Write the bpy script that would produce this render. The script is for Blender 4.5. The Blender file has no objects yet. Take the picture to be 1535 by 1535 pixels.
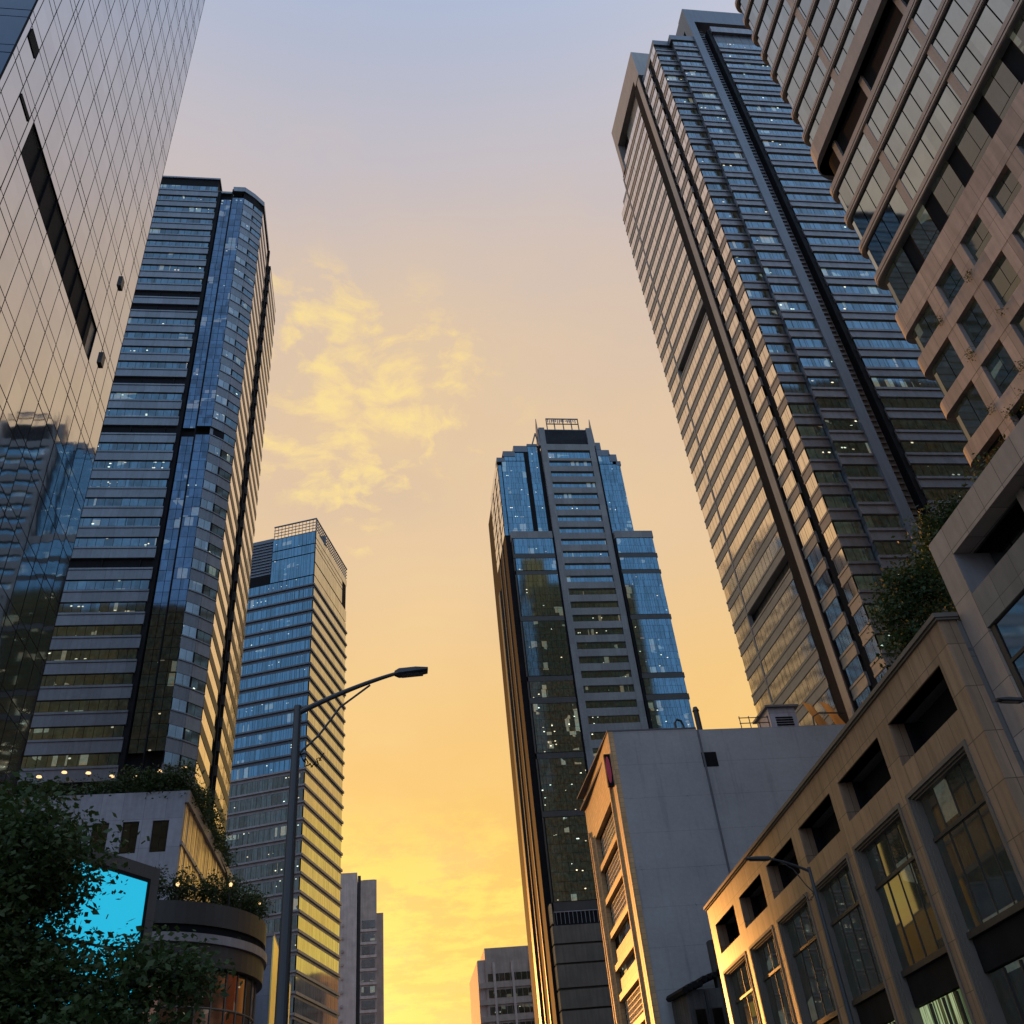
import bpy, math, random
import numpy as np
from math import sin, cos, radians, pi
from mathutils import Matrix, Vector
random.seed(7)
C = bpy.context.scene.collection

# ------------------------------------------------------------------ materials
def new_mat(name):
    m = bpy.data.materials.new(name); m.use_nodes = True
    nt = m.node_tree; b = nt.nodes['Principled BSDF']
    return m, nt, b
def N(nt, t, **k):
    n = nt.nodes.new(t)
    for a, v in k.items(): setattr(n, a, v)
    return n
def L(nt, a, b): nt.links.new(a, b)
def M2(nt, op, a, b=None, c=None):
    n = N(nt, 'ShaderNodeMath', operation=op)
    for i, v in enumerate((a, b, c)):
        if v is None: continue
        if isinstance(v, (int, float)): n.inputs[i].default_value = v
        else: L(nt, v, n.inputs[i])
    return n.outputs[0]
def uvn(nt): return N(nt, 'ShaderNodeUVMap').outputs[0]
def scaled(nt, vec, s):
    n = N(nt, 'ShaderNodeVectorMath', operation='MULTIPLY'); L(nt, vec, n.inputs[0]); n.inputs[1].default_value = s
    return n.outputs[0]
def mixc(nt, f, a, b, mode='MIX'):
    n = N(nt, 'ShaderNodeMix', data_type='RGBA', blend_type=mode)
    for i, v in ((0, f), (6, a), (7, b)):
        if isinstance(v, (int, float)): n.inputs[i].default_value = v
        elif isinstance(v, tuple): n.inputs[i].default_value = (*v, 1) if len(v) == 3 else v
        else: L(nt, v, n.inputs[i])
    return n.outputs[2]
def ramp(nt, f, stops, interp='LINEAR'):
    r = N(nt, 'ShaderNodeValToRGB'); L(nt, f, r.inputs[0]); cr = r.color_ramp; cr.interpolation = interp
    while len(cr.elements) > 1: cr.elements.remove(cr.elements[-1])
    for i, (p, c) in enumerate(stops):
        e = cr.elements[0] if i == 0 else cr.elements.new(p)
        e.position = p; e.color = (*c, 1) if len(c) == 3 else c
    return r.outputs[0]
def noise(nt, vec, scale, detail=4, rough=.55, dim='3D'):
    n = N(nt, 'ShaderNodeTexNoise', noise_dimensions=dim); L(nt, vec, n.inputs['Vector'])
    n.inputs['Scale'].default_value = scale; n.inputs['Detail'].default_value = detail; n.inputs['Roughness'].default_value = rough
    return n.outputs[0]

def plain(name, col, rough=.6, metal=0., var=.18, scale=.35, stain=.13, bump=.0, spec=.5):
    """painted or stone surface with mottling and vertical dirt streaks"""
    m, nt, b = new_mat(name); uv = uvn(nt)
    n1 = noise(nt, scaled(nt, uv, (1, 1, 1)), scale, 6)
    n2 = noise(nt, scaled(nt, uv, (1.6, .12, 1)), 1.0, 4)
    f = ramp(nt, n1, [(.3, (1-var,)*3), (.7, (1+var*.6,)*3)])
    g = ramp(nt, n2, [(.38, (1-stain,)*3), (.62, (1, 1, 1))])
    c = mixc(nt, 1.0, f, g, 'MULTIPLY'); c = mixc(nt, 1.0, col, c, 'MULTIPLY')
    L(nt, c, b.inputs['Base Color'])
    b.inputs['Roughness'].default_value = rough; b.inputs['Metallic'].default_value = metal
    b.inputs['Specular IOR Level'].default_value = spec
    if bump:
        bp = N(nt, 'ShaderNodeBump'); bp.inputs['Strength'].default_value = bump; bp.inputs['Distance'].default_value = .05
        L(nt, noise(nt, uv, 9, 5), bp.inputs['Height']); L(nt, bp.outputs[0], b.inputs['Normal'])
    return m
def panelled(name, col, pw, ph, joint=.03, jcol=.35, rough=.55, metal=0., var=.16, stain=.14, offu=0., offv=0., spec=.5):
    """stone or metal cladding in a grid of panels pw x ph metres, dark open joints"""
    m, nt, b = new_mat(name); uv = uvn(nt)
    ad = N(nt, 'ShaderNodeVectorMath', operation='ADD'); L(nt, uv, ad.inputs[0]); ad.inputs[1].default_value = (offu, offv, 0)
    sp = N(nt, 'ShaderNodeSeparateXYZ'); L(nt, ad.outputs[0], sp.inputs[0])
    def line(o, w):
        q = M2(nt, 'DIVIDE', o, w); fr = M2(nt, 'FRACT', q); d = M2(nt, 'ABSOLUTE', M2(nt, 'SUBTRACT', fr, .5))
        return M2(nt, 'GREATER_THAN', d, .5 - joint/w/2), M2(nt, 'FLOOR', q)
    a, ia = line(sp.outputs[0], pw); c_, ib = line(sp.outputs[1], ph)
    j = M2(nt, 'MAXIMUM', a, c_)
    cb = N(nt, 'ShaderNodeCombineXYZ'); L(nt, ia, cb.inputs[0]); L(nt, ib, cb.inputs[1])
    wn = N(nt, 'ShaderNodeTexWhiteNoise', noise_dimensions='2D'); L(nt, cb.outputs[0], wn.inputs['Vector'])
    pv = ramp(nt, wn.outputs[0], [(0, (1-var,)*3), (1, (1+var*.5,)*3)])
    st = ramp(nt, noise(nt, scaled(nt, uv, (2.2, .18, 1)), 1.0, 5), [(.36, (1-stain,)*3), (.6, (1, 1, 1))])
    fine = ramp(nt, noise(nt, uv, 1.3, 8, .7), [(.3, (.88,)*3), (.7, (1.08,)*3)])
    c = mixc(nt, 1., mixc(nt, 1., pv, st, 'MULTIPLY'), fine, 'MULTIPLY'); c = mixc(nt, 1., col, c, 'MULTIPLY')
    c = mixc(nt, j, c, tuple(x*jcol for x in col))
    L(nt, c, b.inputs['Base Color']); b.inputs['Roughness'].default_value = rough; b.inputs['Metallic'].default_value = metal
    b.inputs['Specular IOR Level'].default_value = spec
    return m
def glass(name, tint, rough=.05, pw=1.4, ph=4.2, var=.3, lights=0., lcol=(1, .85, .55), wob=.0, blinds=0., metal=1.0, mull=0., rare=.9):
    """reflective tinted facade glass; per-pane tone, blinds, and the ceiling lamps of lit rooms behind it"""
    m, nt, b = new_mat(name); uv = uvn(nt)
    sp = N(nt, 'ShaderNodeSeparateXYZ'); L(nt, uv, sp.inputs[0])
    iu = M2(nt, 'FLOOR', M2(nt, 'DIVIDE', sp.outputs[0], pw)); iv = M2(nt, 'FLOOR', M2(nt, 'DIVIDE', sp.outputs[1], ph))
    cb = N(nt, 'ShaderNodeCombineXYZ'); L(nt, iu, cb.inputs[0]); L(nt, iv, cb.inputs[1])
    wn = N(nt, 'ShaderNodeTexWhiteNoise', noise_dimensions='2D'); L(nt, cb.outputs[0], wn.inputs['Vector'])
    pv = ramp(nt, wn.outputs[0], [(0, (1-var,)*3), (.5, (1-var*.35,)*3), (1, (1, 1, 1))])
    gr = ramp(nt, noise(nt, scaled(nt, uv, (1, .6, 1)), .9, 6, .7), [(.3, (1-var*.7,)*3), (.7, (1, 1, 1))])
    c = mixc(nt, 1., tint, mixc(nt, 1., pv, gr, 'MULTIPLY'), 'MULTIPLY')
    if mull:
        fr = M2(nt, 'FRACT', M2(nt, 'DIVIDE', sp.outputs[0], mull)); dl = M2(nt, 'GREATER_THAN', M2(nt, 'ABSOLUTE', M2(nt, 'SUBTRACT', fr, .5)), .5-.04/mull)
        c = mixc(nt, dl, c, (.01, .012, .015))
    L(nt, c, b.inputs['Base Color']); b.inputs['Metallic'].default_value = metal; b.inputs['Roughness'].default_value = rough
    if metal == 0: b.inputs['IOR'].default_value = 1.75
    if lights:
        v = N(nt, 'ShaderNodeTexVoronoi', voronoi_dimensions='2D'); L(nt, scaled(nt, uv, (.75, 1.3, 1)), v.inputs['Vector']); v.inputs['Scale'].default_value = 1
        dot = M2(nt, 'LESS_THAN', v.outputs['Distance'], .15)
        s2 = N(nt, 'ShaderNodeSeparateXYZ'); L(nt, v.outputs['Color'], s2.inputs[0])
        pick = M2(nt, 'GREATER_THAN', s2.outputs[0], rare)
        zone = M2(nt, 'GREATER_THAN', noise(nt, scaled(nt, uv, (.09, .23, 1)), 1., 2), .5)
        e = M2(nt, 'MULTIPLY', M2(nt, 'MULTIPLY', dot, pick), zone)
        e = M2(nt, 'MULTIPLY', e, M2(nt, 'ADD', M2(nt, 'MULTIPLY', s2.outputs[1], 1.2), .25))
        # dim glow of some lit rooms
        roomn = M2(nt, 'GREATER_THAN', wn.outputs[0], .90)
        rt = M2(nt, 'MULTIPLY', M2(nt, 'MULTIPLY', roomn, zone), M2(nt, 'MULTIPLY', noise(nt, uv, 2.2, 5, .8), .22))
        amb = M2(nt, 'MULTIPLY', M2(nt, 'POWER', noise(nt, scaled(nt, uv, (1, .5, 1)), 1.7, 6, .8), 2.2), .06)  # faint glow added on every pane to lift over-black reflections
        L(nt, M2(nt, 'MULTIPLY', M2(nt, 'ADD', M2(nt, 'ADD', e, rt), amb), lights), b.inputs['Emission Strength'])
        cc = mixc(nt, s2.outputs[2], lcol, (.75, 1., .85)); L(nt, cc, b.inputs['Emission Color'])
    if wob:
        bp = N(nt, 'ShaderNodeBump'); bp.inputs['Strength'].default_value = 1; bp.inputs['Distance'].default_value = wob
        L(nt, noise(nt, uv, .35, 2, .4), bp.inputs['Height']); L(nt, bp.outputs[0], b.inputs['Normal'])
    return m
def emit(name, col, s):
    m, nt, b = new_mat(name); b.inputs['Base Color'].default_value = (.02, .02, .02, 1)
    b.inputs['Emission Color'].default_value = (*col, 1); b.inputs['Emission Strength'].default_value = s
    return m

# ------------------------------------------------------------------ mesh helpers
class Facade:
    """vertical plane; u along heading from p0, n outward (side +1: right of heading), z up"""
    def __init__(s, p0, p1, side=1):
        s.p0 = np.array(p0, float); d = np.array(p1, float)-s.p0; s.len = np.hypot(*d); s.d = d/s.len
        s.n = np.array([s.d[1], -s.d[0]])*side
    def P(s, u, z, n=0.):
        q = s.p0+s.d*u+s.n*n; return (q[0], q[1], z)
def head(p0, az, ln, side=1):
    a = radians(az); return Facade(p0, (p0[0]+sin(a)*ln, p0[1]+cos(a)*ln), side)
class MB:
    def __init__(s): s.v = []; s.f = []
    def quad(s, *p):
        i = len(s.v); s.v += [tuple(map(float, q)) for q in p]; s.f.append(tuple(range(i, i+len(p))))
    def hexa(s, a):
        i = len(s.v); s.v += [tuple(map(float, q)) for q in a]
        for f in ((0, 3, 2, 1), (4, 5, 6, 7), (0, 1, 5, 4), (1, 2, 6, 5), (2, 3, 7, 6), (3, 0, 4, 7)): s.f.append(tuple(i+k for k in f))
        return s
    def box(s, x0, x1, y0, y1, z0, z1):
        return s.hexa([(x0, y0, z0), (x1, y0, z0), (x1, y1, z0), (x0, y1, z0), (x0, y0, z1), (x1, y0, z1), (x1, y1, z1), (x0, y1, z1)])
    def fbox(s, F, u0, u1, z0, z1, n0, n1):
        return s.hexa([F.P(u0, z0, n1), F.P(u1, z0, n1), F.P(u1, z0, n0), F.P(u0, z0, n0), F.P(u0, z1, n1), F.P(u1, z1, n1), F.P(u1, z1, n0), F.P(u0, z1, n0)])
    def pane(s, F, u0, u1, z0, z1, n=0., tilt=.004):
        a, b, c = (random.uniform(-tilt, tilt) for _ in range(3))
        s.quad(F.P(u0, z0, n+a), F.P(u1, z0, n+b), F.P(u1, z1, n+c), F.P(u0, z1, n+a+c-b)); return s
    def panes(s, F, u0, u1, z0, z1, n=0., pw=1.4, gap=.05, tilt=.004):
        k = max(1, round((u1-u0)/pw)); w = (u1-u0)/k
        for i in range(k): s.pane(F, u0+i*w+gap/2, u0+(i+1)*w-gap/2, z0+gap/2, z1-gap/2, n, tilt)
        return s
    def prism(s, pts, z0, z1):
        i = len(s.v); k = len(pts); s.v += [(p[0], p[1], z0) for p in pts]+[(p[0], p[1], z1) for p in pts]
        for j in range(k): s.f.append((i+j, i+(j+1) % k, i+k+(j+1) % k, i+k+j))
        s.f.append(tuple(range(i+k-1, i-1, -1))); s.f.append(tuple(range(i+k, i+2*k))); return s
    def tube(s, path, r, seg=10, cap=True):
        path = [Vector(p) for p in path]; rr = r if hasattr(r, '__len__') else [r]*len(path); i0 = len(s.v)
        for k, p in enumerate(path):
            t = (path[min(k+1, len(path)-1)]-path[max(k-1, 0)]).normalized()
            a = t.cross(Vector((0, 0, 1)) if abs(t.z) < .95 else Vector((0, 1, 0))).normalized(); b = t.cross(a)
            for j in range(seg):
                q = p+(a*cos(2*pi*j/seg)+b*sin(2*pi*j/seg))*rr[k]; s.v.append(tuple(q))
        for k in range(len(path)-1):
            for j in range(seg):
                a = i0+k*seg+j; b = i0+k*seg+(j+1) % seg; s.f.append((a, b, b+seg, a+seg))
        if cap: s.f.append(tuple(range(i0, i0+seg))); s.f.append(tuple(range(i0+(len(path)-1)*seg, i0+len(path)*seg)))
        return s
    def build(s, name, mat, parent=None, smooth=False, kind=None):
        me = bpy.data.meshes.new(name); me.from_pydata(s.v, [], s.f); me.materials.append(mat)
        if not s.v: return None
        off = np.array(parent.location if parent else (0, 0, 0))
        if not smooth or True:
            v = np.array(s.v, float); uvl = me.uv_layers.new(name='UVMap'); uv = np.zeros((len(me.loops), 2))
            for p in me.polygons:
                idx = list(p.vertices); n = p.normal
                if abs(n.z) > .8: uv[p.loop_start:p.loop_start+len(idx)] = v[idx][:, :2]
                else:
                    h = np.array([-n.y, n.x]); h /= np.hypot(*h)+1e-9
                    if h[0]+h[1]*.9 < 0: h = -h
                    uv[p.loop_start:p.loop_start+len(idx), 0] = v[idx][:, :2]@h; uv[p.loop_start:p.loop_start+len(idx), 1] = v[idx][:, 2]
            uvl.data.foreach_set('uv', uv.ravel())
        if parent is not None and np.abs(off).sum() > 0:
            co = np.array(s.v)-off; me.vertices.foreach_set('co', co.ravel())
        if smooth:
            me.polygons.foreach_set('use_smooth', [True]*len(me.polygons))
        me.update(); o = bpy.data.objects.new(name, me); C.objects.link(o)
        if parent is not None: o.parent = parent
        if kind: o['kind'] = kind
        return o
def thing(name, label, cat, loc=(0, 0, 0), group=None):
    o = bpy.data.objects.new(name, None); o.empty_display_size = 1; C.objects.link(o); o.location = loc
    o['label'] = label; o['category'] = cat
    if group: o['group'] = group
    return o
def tag(o, label, cat, group=None):
    o['label'] = label; o['category'] = cat
    if group: o['group'] = group
    return o
def sub(name, mb, mat, part, **k):
    """sub-part: child of a part; the part's own origin sits at its thing's origin"""
    base = part.parent.location if part.parent else Vector((0, 0, 0))
    o = mb.build(name, mat, None, **k); me = o.data
    co = np.zeros(len(me.vertices)*3); me.vertices.foreach_get('co', co); co = co.reshape(-1, 3)-np.array(base); me.vertices.foreach_set('co', co.ravel())
    o.parent = part; return o

# ------------------------------------------------------------------ palette
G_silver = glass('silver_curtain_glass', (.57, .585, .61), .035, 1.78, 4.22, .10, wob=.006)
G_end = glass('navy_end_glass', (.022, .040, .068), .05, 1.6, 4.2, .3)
G_blue = glass('blue_tower_glass', (.085, .155, .21), .06, 1.3, 4.12, .5, lights=1.1)
G_blue2 = glass('deep_blue_glass', (.07, .125, .20), .05, 1.1, 2.1, .45, lights=.8, rare=.95)
G_facet = glass('grey_facet_glass', (.20, .23, .25), .14, 1.5, 4.12, .3, lights=.4, rare=.94)
G_pale = glass('pale_ribbon_glass', (.80, .71, .64), .07, 1.3, 4.2, .12, mull=1.3)
G_cream = glass('cream_side_glass', (.60, .61, .56), .09, 1.3, 4.2, .18, mull=1.3)
G_deep = glass('deep_green_window_glass', (.020, .028, .025), .03, 1.1, 3.6, .3, lights=.5, rare=.99, metal=0.)
G_azure = glass('azure_glass', (.095, .195, .27), .06, 1.2, 4.2, .3, lights=1.0, mull=1.2, rare=.94)
G_office = glass('office_ribbon_glass', (.115, .195, .26), .06, 1.2, 4.2, .5, lights=1.2, mull=1.2, rare=.88)
G_dim = glass('reflection_toned_glass', (.085, .095, .095), .07, 1.2, 4.2, .5, lights=1.6, mull=1.2, rare=.86)  # dark tint paints in the reflection of buildings on lower floors
G_green = glass('dark_green_glass', (.33, .375, .385), .04, 1.6, 3.6, .2, wob=.003)
G_bronze = glass('bronze_glass', (.30, .13, .08), .08, 1.4, 2.2, .35, lights=.4, rare=.93)
G_plain = glass('shop_window_glass', (.020, .026, .024), .025, 1.4, 2.0, .5, lights=.45, rare=.995, metal=0.)
G_far = glass('distant_window_glass', (.25, .22, .20), .2, 3, 4, .4)
M_spand = panelled('grey_spandrel_panels', (.15, .165, .19), 2.8, 4.12, .04, .5, .38, .35)
M_spand3 = plain('grey_ledge_metal', (.20, .20, .215), .42, .3, .15, .5, .2)
M_lead = plain('blue_grey_cladding', (.12, .14, .17), .5, .1, .12, .2, .15)
M_dark = plain('dark_louvre', (.012, .012, .013), .7, 0, .3, .8, .2, spec=.1)
M_back = panelled('rear_wall_panels', (.075, .085, .10), 1.8, 2.1, .3, .35, .4)
M_black = plain('recess_shade_black', (.016, .016, .018), .8, spec=.05)  # near-black; in grooves and recesses it puts shade into the colour
M_conc = panelled('grey_concrete_frame', (.20, .195, .19), 3.0, 4.17, .03, .6, .7)
M_pink = panelled('pinkish_granite_panels', (.285, .25, .23), 1.65, 2.1, .03, .3, .55, stain=.22, var=.2, offu=.4)
M_pink2 = panelled('tan_stone_panels', (.33, .205, .125), 1.18, 1.95, .035, .3, .45, stain=.3, var=.16)
M_tanband = plain('tan_metal_band', (.25, .232, .215), .45, .1, .12, .4, .12)
M_podium = plain('brown_podium_cladding', (.12, .095, .07), .5, .1, .2, .3, .25)
M_brown = plain('dark_bronze_frame', (.05, .042, .036), .5, .2)
M_frame = plain('weathered_frame_moulding', (.15, .12, .095), .6)
M_white = panelled('pale_grey_panels', (.40, .40, .45), 2.4, 3.3, .04, .5, .6)
def render_wall():
    m, nt, b = new_mat('grey_rendered_wall'); uv = uvn(nt); sp = N(nt, 'ShaderNodeSeparateXYZ'); L(nt, uv, sp.inputs[0])
    big = ramp(nt, noise(nt, uv, .12, 6, .6), [(.3, (.84,)*3), (.7, (1.08,)*3)])
    fine = ramp(nt, noise(nt, uv, 2.2, 7, .7), [(.3, (.92,)*3), (.7, (1.05,)*3)])
    drip = noise(nt, scaled(nt, uv, (1.3, .06, 1)), 1., 5, .65)
    dm = M2(nt, 'MULTIPLY', M2(nt, 'GREATER_THAN', drip, .5), 1)
    dr = ramp(nt, drip, [(.54, (1, 1, 1)), (.7, (.82, .81, .80))])
    # lift joints of the render, and black mould spots gathered along them
    fr = M2(nt, 'ABSOLUTE', M2(nt, 'SUBTRACT', M2(nt, 'FRACT', M2(nt, 'DIVIDE', M2(nt, 'ADD', sp.outputs[1], M2(nt, 'MULTIPLY', noise(nt, uv, .5, 3), .12)), 3.9)), .5))
    jl = M2(nt, 'GREATER_THAN', fr, .4925); near = ramp(nt, fr, [(.40, (0, 0, 0)), (.5, (1, 1, 1))])
    sp_n = noise(nt, uv, 3.2, 6, .75); zone = noise(nt, scaled(nt, uv, (.35, .5, 1)), .8, 3)
    spots = M2(nt, 'GREATER_THAN', M2(nt, 'ADD', M2(nt, 'ADD', sp_n, M2(nt, 'MULTIPLY', near, .10)), M2(nt, 'MULTIPLY', M2(nt, 'SUBTRACT', zone, .5), .5)), .735)
    c = mixc(nt, 1., mixc(nt, 1., big, fine, 'MULTIPLY'), dr, 'MULTIPLY'); c = mixc(nt, 1., (.40, .40, .405), c, 'MULTIPLY')
    c = mixc(nt, M2(nt, 'MULTIPLY', jl, .3), c, (.12, .12, .12)); c = mixc(nt, M2(nt, 'MULTIPLY', spots, .6), c, (.06, .06, .055))
    L(nt, c, b.inputs['Base Color']); b.inputs['Roughness'].default_value = .9; b.inputs['Specular IOR Level'].default_value = .25
    bp = N(nt, 'ShaderNodeBump'); bp.inputs['Strength'].default_value = .35; bp.inputs['Distance'].default_value = .05; L(nt, noise(nt, uv, 3, 6, .6), bp.inputs['Height']); L(nt, bp.outputs[0], b.inputs['Normal'])
    return m
M_render = render_wall()
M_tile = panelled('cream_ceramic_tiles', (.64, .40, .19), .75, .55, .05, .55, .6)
M_ledge = plain('pale_ledge_metal', (.30, .27, .27), .5, .2)
M_slat = plain('champagne_slat_metal', (.90, .66, .40), .32, .6, .2, .8, .35)
M_pole = plain('dark_painted_steel', (.045, .045, .048), .45, .4)
M_roofg = plain('grey_roof_membrane', (.12, .12, .12), .9)
M_led = emit('cyan_led_panel', (.01, .47, .72), 1.0)
M_warm = emit('warm_lamp_glow', (1, .62, .28), 1.6)
M_red = emit('red_lamp_glow', (1, .13, .03), 1.4)
# ------------------------------------------------------------------ camera, sky, sun
cam = bpy.data.cameras.new('camera'); co = bpy.data.objects.new('camera', cam); C.objects.link(co)
R = Matrix(((0.98958227, 0.00168991, -0.1439586), (-0.11247583, -0.61509675, -0.78038783), (-0.08986726, 0.78844983, -0.60849877)))
# (columns: camera right, up, back in world axes)
co.matrix_world = Matrix.Translation((0, 0, 1.6)) @ R.to_4x4()
cam.sensor_width = 36; cam.lens = 1405/1535*36; cam.clip_end = 6000; cam.clip_start = .1
bpy.context.scene.camera = co
SUN_AZ, SUN_EL = -10.8, 7.0
def build_world():
    w = bpy.data.worlds.new('World'); bpy.context.scene.world = w; w.use_nodes = True; nt = w.node_tree
    bg = nt.nodes['Background']
    tc = N(nt, 'ShaderNodeTexCoord'); g = tc.outputs['Generated']
    sp = N(nt, 'ShaderNodeSeparateXYZ'); L(nt, g, sp.inputs[0]); x, y, z = sp.outputs
    def lin(*c): return tuple(((v/255+.055)/1.055)**2.4 if v > 10 else v/255/12.92 for v in c)
    front = ramp(nt, z, [(0, lin(255, 196, 90)), (.16, lin(255, 212, 104)), (.24, lin(254, 206, 100)), (.33, lin(250, 200, 108)), (.44, lin(244, 200, 130)),
                         (.56, lin(232, 199, 157)), (.68, lin(219, 193, 169)), (.79, lin(206, 190, 184)), (.86, lin(193, 187, 194)), (.92, lin(168, 177, 200)), (1, lin(148, 166, 196))])
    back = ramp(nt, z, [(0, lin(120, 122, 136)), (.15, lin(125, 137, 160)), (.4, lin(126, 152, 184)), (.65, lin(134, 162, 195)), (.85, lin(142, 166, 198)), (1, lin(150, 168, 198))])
    hl = M2(nt, 'SQRT', M2(nt, 'MAXIMUM', M2(nt, 'SUBTRACT', 1, M2(nt, 'MULTIPLY', z, z)), 1e-4))
    sa = radians(-6)
    t = M2(nt, 'ADD', M2(nt, 'MULTIPLY', x, sin(sa)), M2(nt, 'MULTIPLY', y, cos(sa)))
    mr = N(nt, 'ShaderNodeMapRange', interpolation_type='SMOOTHSTEP'); L(nt, t, mr.inputs[0]); mr.inputs[1].default_value = -.42; mr.inputs[2].default_value = .60
    back = mixc(nt, 1., back, (2.3, 2.3, 2.25), 'MULTIPLY')  # unseen sky behind the camera, brightened as fill for camera-facing walls
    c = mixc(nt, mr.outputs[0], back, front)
    # altocumulus: noise on a flat cloud layer (direction projected up to it)
    zz = M2(nt, 'MAXIMUM', z, .05)
    cb = N(nt, 'ShaderNodeCombineXYZ'); L(nt, M2(nt, 'DIVIDE', x, zz), cb.inputs[0]); L(nt, M2(nt, 'DIVIDE', y, zz), cb.inputs[1])
    P = cb.outputs[0]
    warp = N(nt, 'ShaderNodeVectorMath', operation='ADD')
    L(nt, P, warp.inputs[0]); nn = N(nt, 'ShaderNodeTexNoise'); L(nt, P, nn.inputs['Vector']); nn.inputs['Scale'].default_value = 5
    nn.inputs['Detail'].default_value = 5; L(nt, scaled(nt, nn.outputs['Color'], (.16, .16, 0)), warp.inputs[1])
    n1a = noise(nt, warp.outputs[0], 34, 6, .6)
    vr = N(nt, 'ShaderNodeTexVoronoi', voronoi_dimensions='2D', feature='SMOOTH_F1'); L(nt, warp.outputs[0], vr.inputs['Vector']); vr.inputs['Scale'].default_value = 15; vr.inputs['Smoothness'].default_value = .25
    n1 = n1a; n0 = noise(nt, warp.outputs[0], 2.8, 5, .55)
    def blob(cx, cy, rx, ry):
        dx = M2(nt, 'DIVIDE', M2(nt, 'SUBTRACT', M2(nt, 'DIVIDE', x, zz), cx), rx); dy = M2(nt, 'DIVIDE', M2(nt, 'SUBTRACT', M2(nt, 'DIVIDE', y, zz), cy), ry)
        d2 = M2(nt, 'ADD', M2(nt, 'MULTIPLY', dx, dx), M2(nt, 'MULTIPLY', dy, dy)); return M2(nt, 'POWER', 2.718, M2(nt, 'MULTIPLY', d2, -1))
    msk = M2(nt, 'ADD', M2(nt, 'ADD', blob(-.03, 1.00, .20, .17), M2(nt, 'MULTIPLY', blob(-.04, 1.22, .10, .09), .62)), M2(nt, 'ADD', M2(nt, 'MULTIPLY', blob(-.02, 1.36, .04, .07), .5), M2(nt, 'MULTIPLY', blob(-.10, .82, .09, .06), .42)))
    nb = noise(nt, warp.outputs[0], 17, 8, .6)
    dd = M2(nt, 'ADD', M2(nt, 'SUBTRACT', M2(nt, 'MULTIPLY', M2(nt, 'MINIMUM', msk, 1.), .42), M2(nt, 'MULTIPLY', vr.outputs['Distance'], .38)), M2(nt, 'ADD', M2(nt, 'MULTIPLY', M2(nt, 'SUBTRACT', nb, .5), 1.9), M2(nt, 'MULTIPLY', M2(nt, 'SUBTRACT', n0, .5), .8)))
    puffs = ramp(nt, dd, [(-.10, (0, 0, 0)), (.12, (.42, .42, .42)), (.28, (.8, .8, .8)), (.5, (1, 1, 1))])
    gate = ramp(nt, msk, [(.10, (0, 0, 0)), (.45, (1, 1, 1))])
    lit = ramp(nt, dd, [(0, (0, 0, 0)), (.42, (1, 1, 1))])
    pc = mixc(nt, lit, lin(240, 208, 156), lin(255, 227, 148))
    c = mixc(nt, M2(nt, 'MULTIPLY', ramp(nt, M2(nt, 'ADD', blob(.02, .98, .34, .32), M2(nt, 'MULTIPLY', M2(nt, 'SUBTRACT', n0, .5), 1.2)), [(.2, (0, 0, 0)), (.95, (1, 1, 1))]), .42), c, lin(238, 204, 150))
    c = mixc(nt, M2(nt, 'MULTIPLY', ramp(nt, M2(nt, 'ADD', blob(.0, 1.24, .2, .12), M2(nt, 'MULTIPLY', M2(nt, 'SUBTRACT', n0, .5), 1.)), [(.3, (0, 0, 0)), (.9, (1, 1, 1))]), .30), c, lin(206, 184, 166))
    c = mixc(nt, M2(nt, 'MULTIPLY', M2(nt, 'MULTIPLY', puffs, gate), .78), c, pc)
    # broad thin veils
    v = noise(nt, scaled(nt, P, (1, .55, 1)), 1.6, 5, .55); vs = ramp(nt, v, [(.42, (0, 0, 0)), (.68, (1, 1, 1))])
    fz = N(nt, 'ShaderNodeMapRange'); L(nt, z, fz.inputs[0]); fz.inputs[1].default_value = .93; fz.inputs[2].default_value = .62
    vf = M2(nt, 'MULTIPLY', M2(nt, 'MULTIPLY', vs, M2(nt, 'MULTIPLY', fz.outputs[0], mr.outputs[0])), .30)
    c = mixc(nt, vf, c, lin(255, 218, 150))
    # bright streaky bands low over the sunset
    s2 = noise(nt, scaled(nt, P, (1.3, 1.0, 1)), 2.4, 9, .68); ss = ramp(nt, s2, [(.45, (0, 0, 0)), (.56, (1, 1, 1))])
    low = N(nt, 'ShaderNodeMapRange', interpolation_type='SMOOTHSTEP'); L(nt, z, low.inputs[0]); low.inputs[1].default_value = .38; low.inputs[2].default_value = .27
    lf = M2(nt, 'MULTIPLY', M2(nt, 'MULTIPLY', ss, M2(nt, 'MULTIPLY', low.outputs[0], mr.outputs[0])), .68)
    c = mixc(nt, lf, c, lin(255, 232, 108))
    # glow round the sun, which stands behind the far buildings
    sd = (sin(radians(SUN_AZ))*cos(radians(SUN_EL)), cos(radians(SUN_AZ))*cos(radians(SUN_EL)), sin(radians(SUN_EL)))
    dt = N(nt, 'ShaderNodeVectorMath', operation='DOT_PRODUCT'); L(nt, g, dt.inputs[0]); dt.inputs[1].default_value = sd
    gl = M2(nt, 'POWER', M2(nt, 'MAXIMUM', dt.outputs['Value'], 0), 90)
    gl2 = M2(nt, 'MULTIPLY', gl, 1.3)
    ad = mixc(nt, 1., c, mixc(nt, 1., M2(nt, 'MULTIPLY', gl2, 1), (1, .50, .12), 'MULTIPLY'), 'ADD')
    # physical dusk sky underneath, very low
    sk = N(nt, 'ShaderNodeTexSky', sky_type='NISHITA'); sk.sun_disc = False; sk.sun_elevation = radians(SUN_EL); sk.sun_rotation = radians(SUN_AZ)
    ad = mixc(nt, 1., ad, mixc(nt, 1., sk.outputs[0], (.006,)*3, 'MULTIPLY'), 'ADD')
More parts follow.
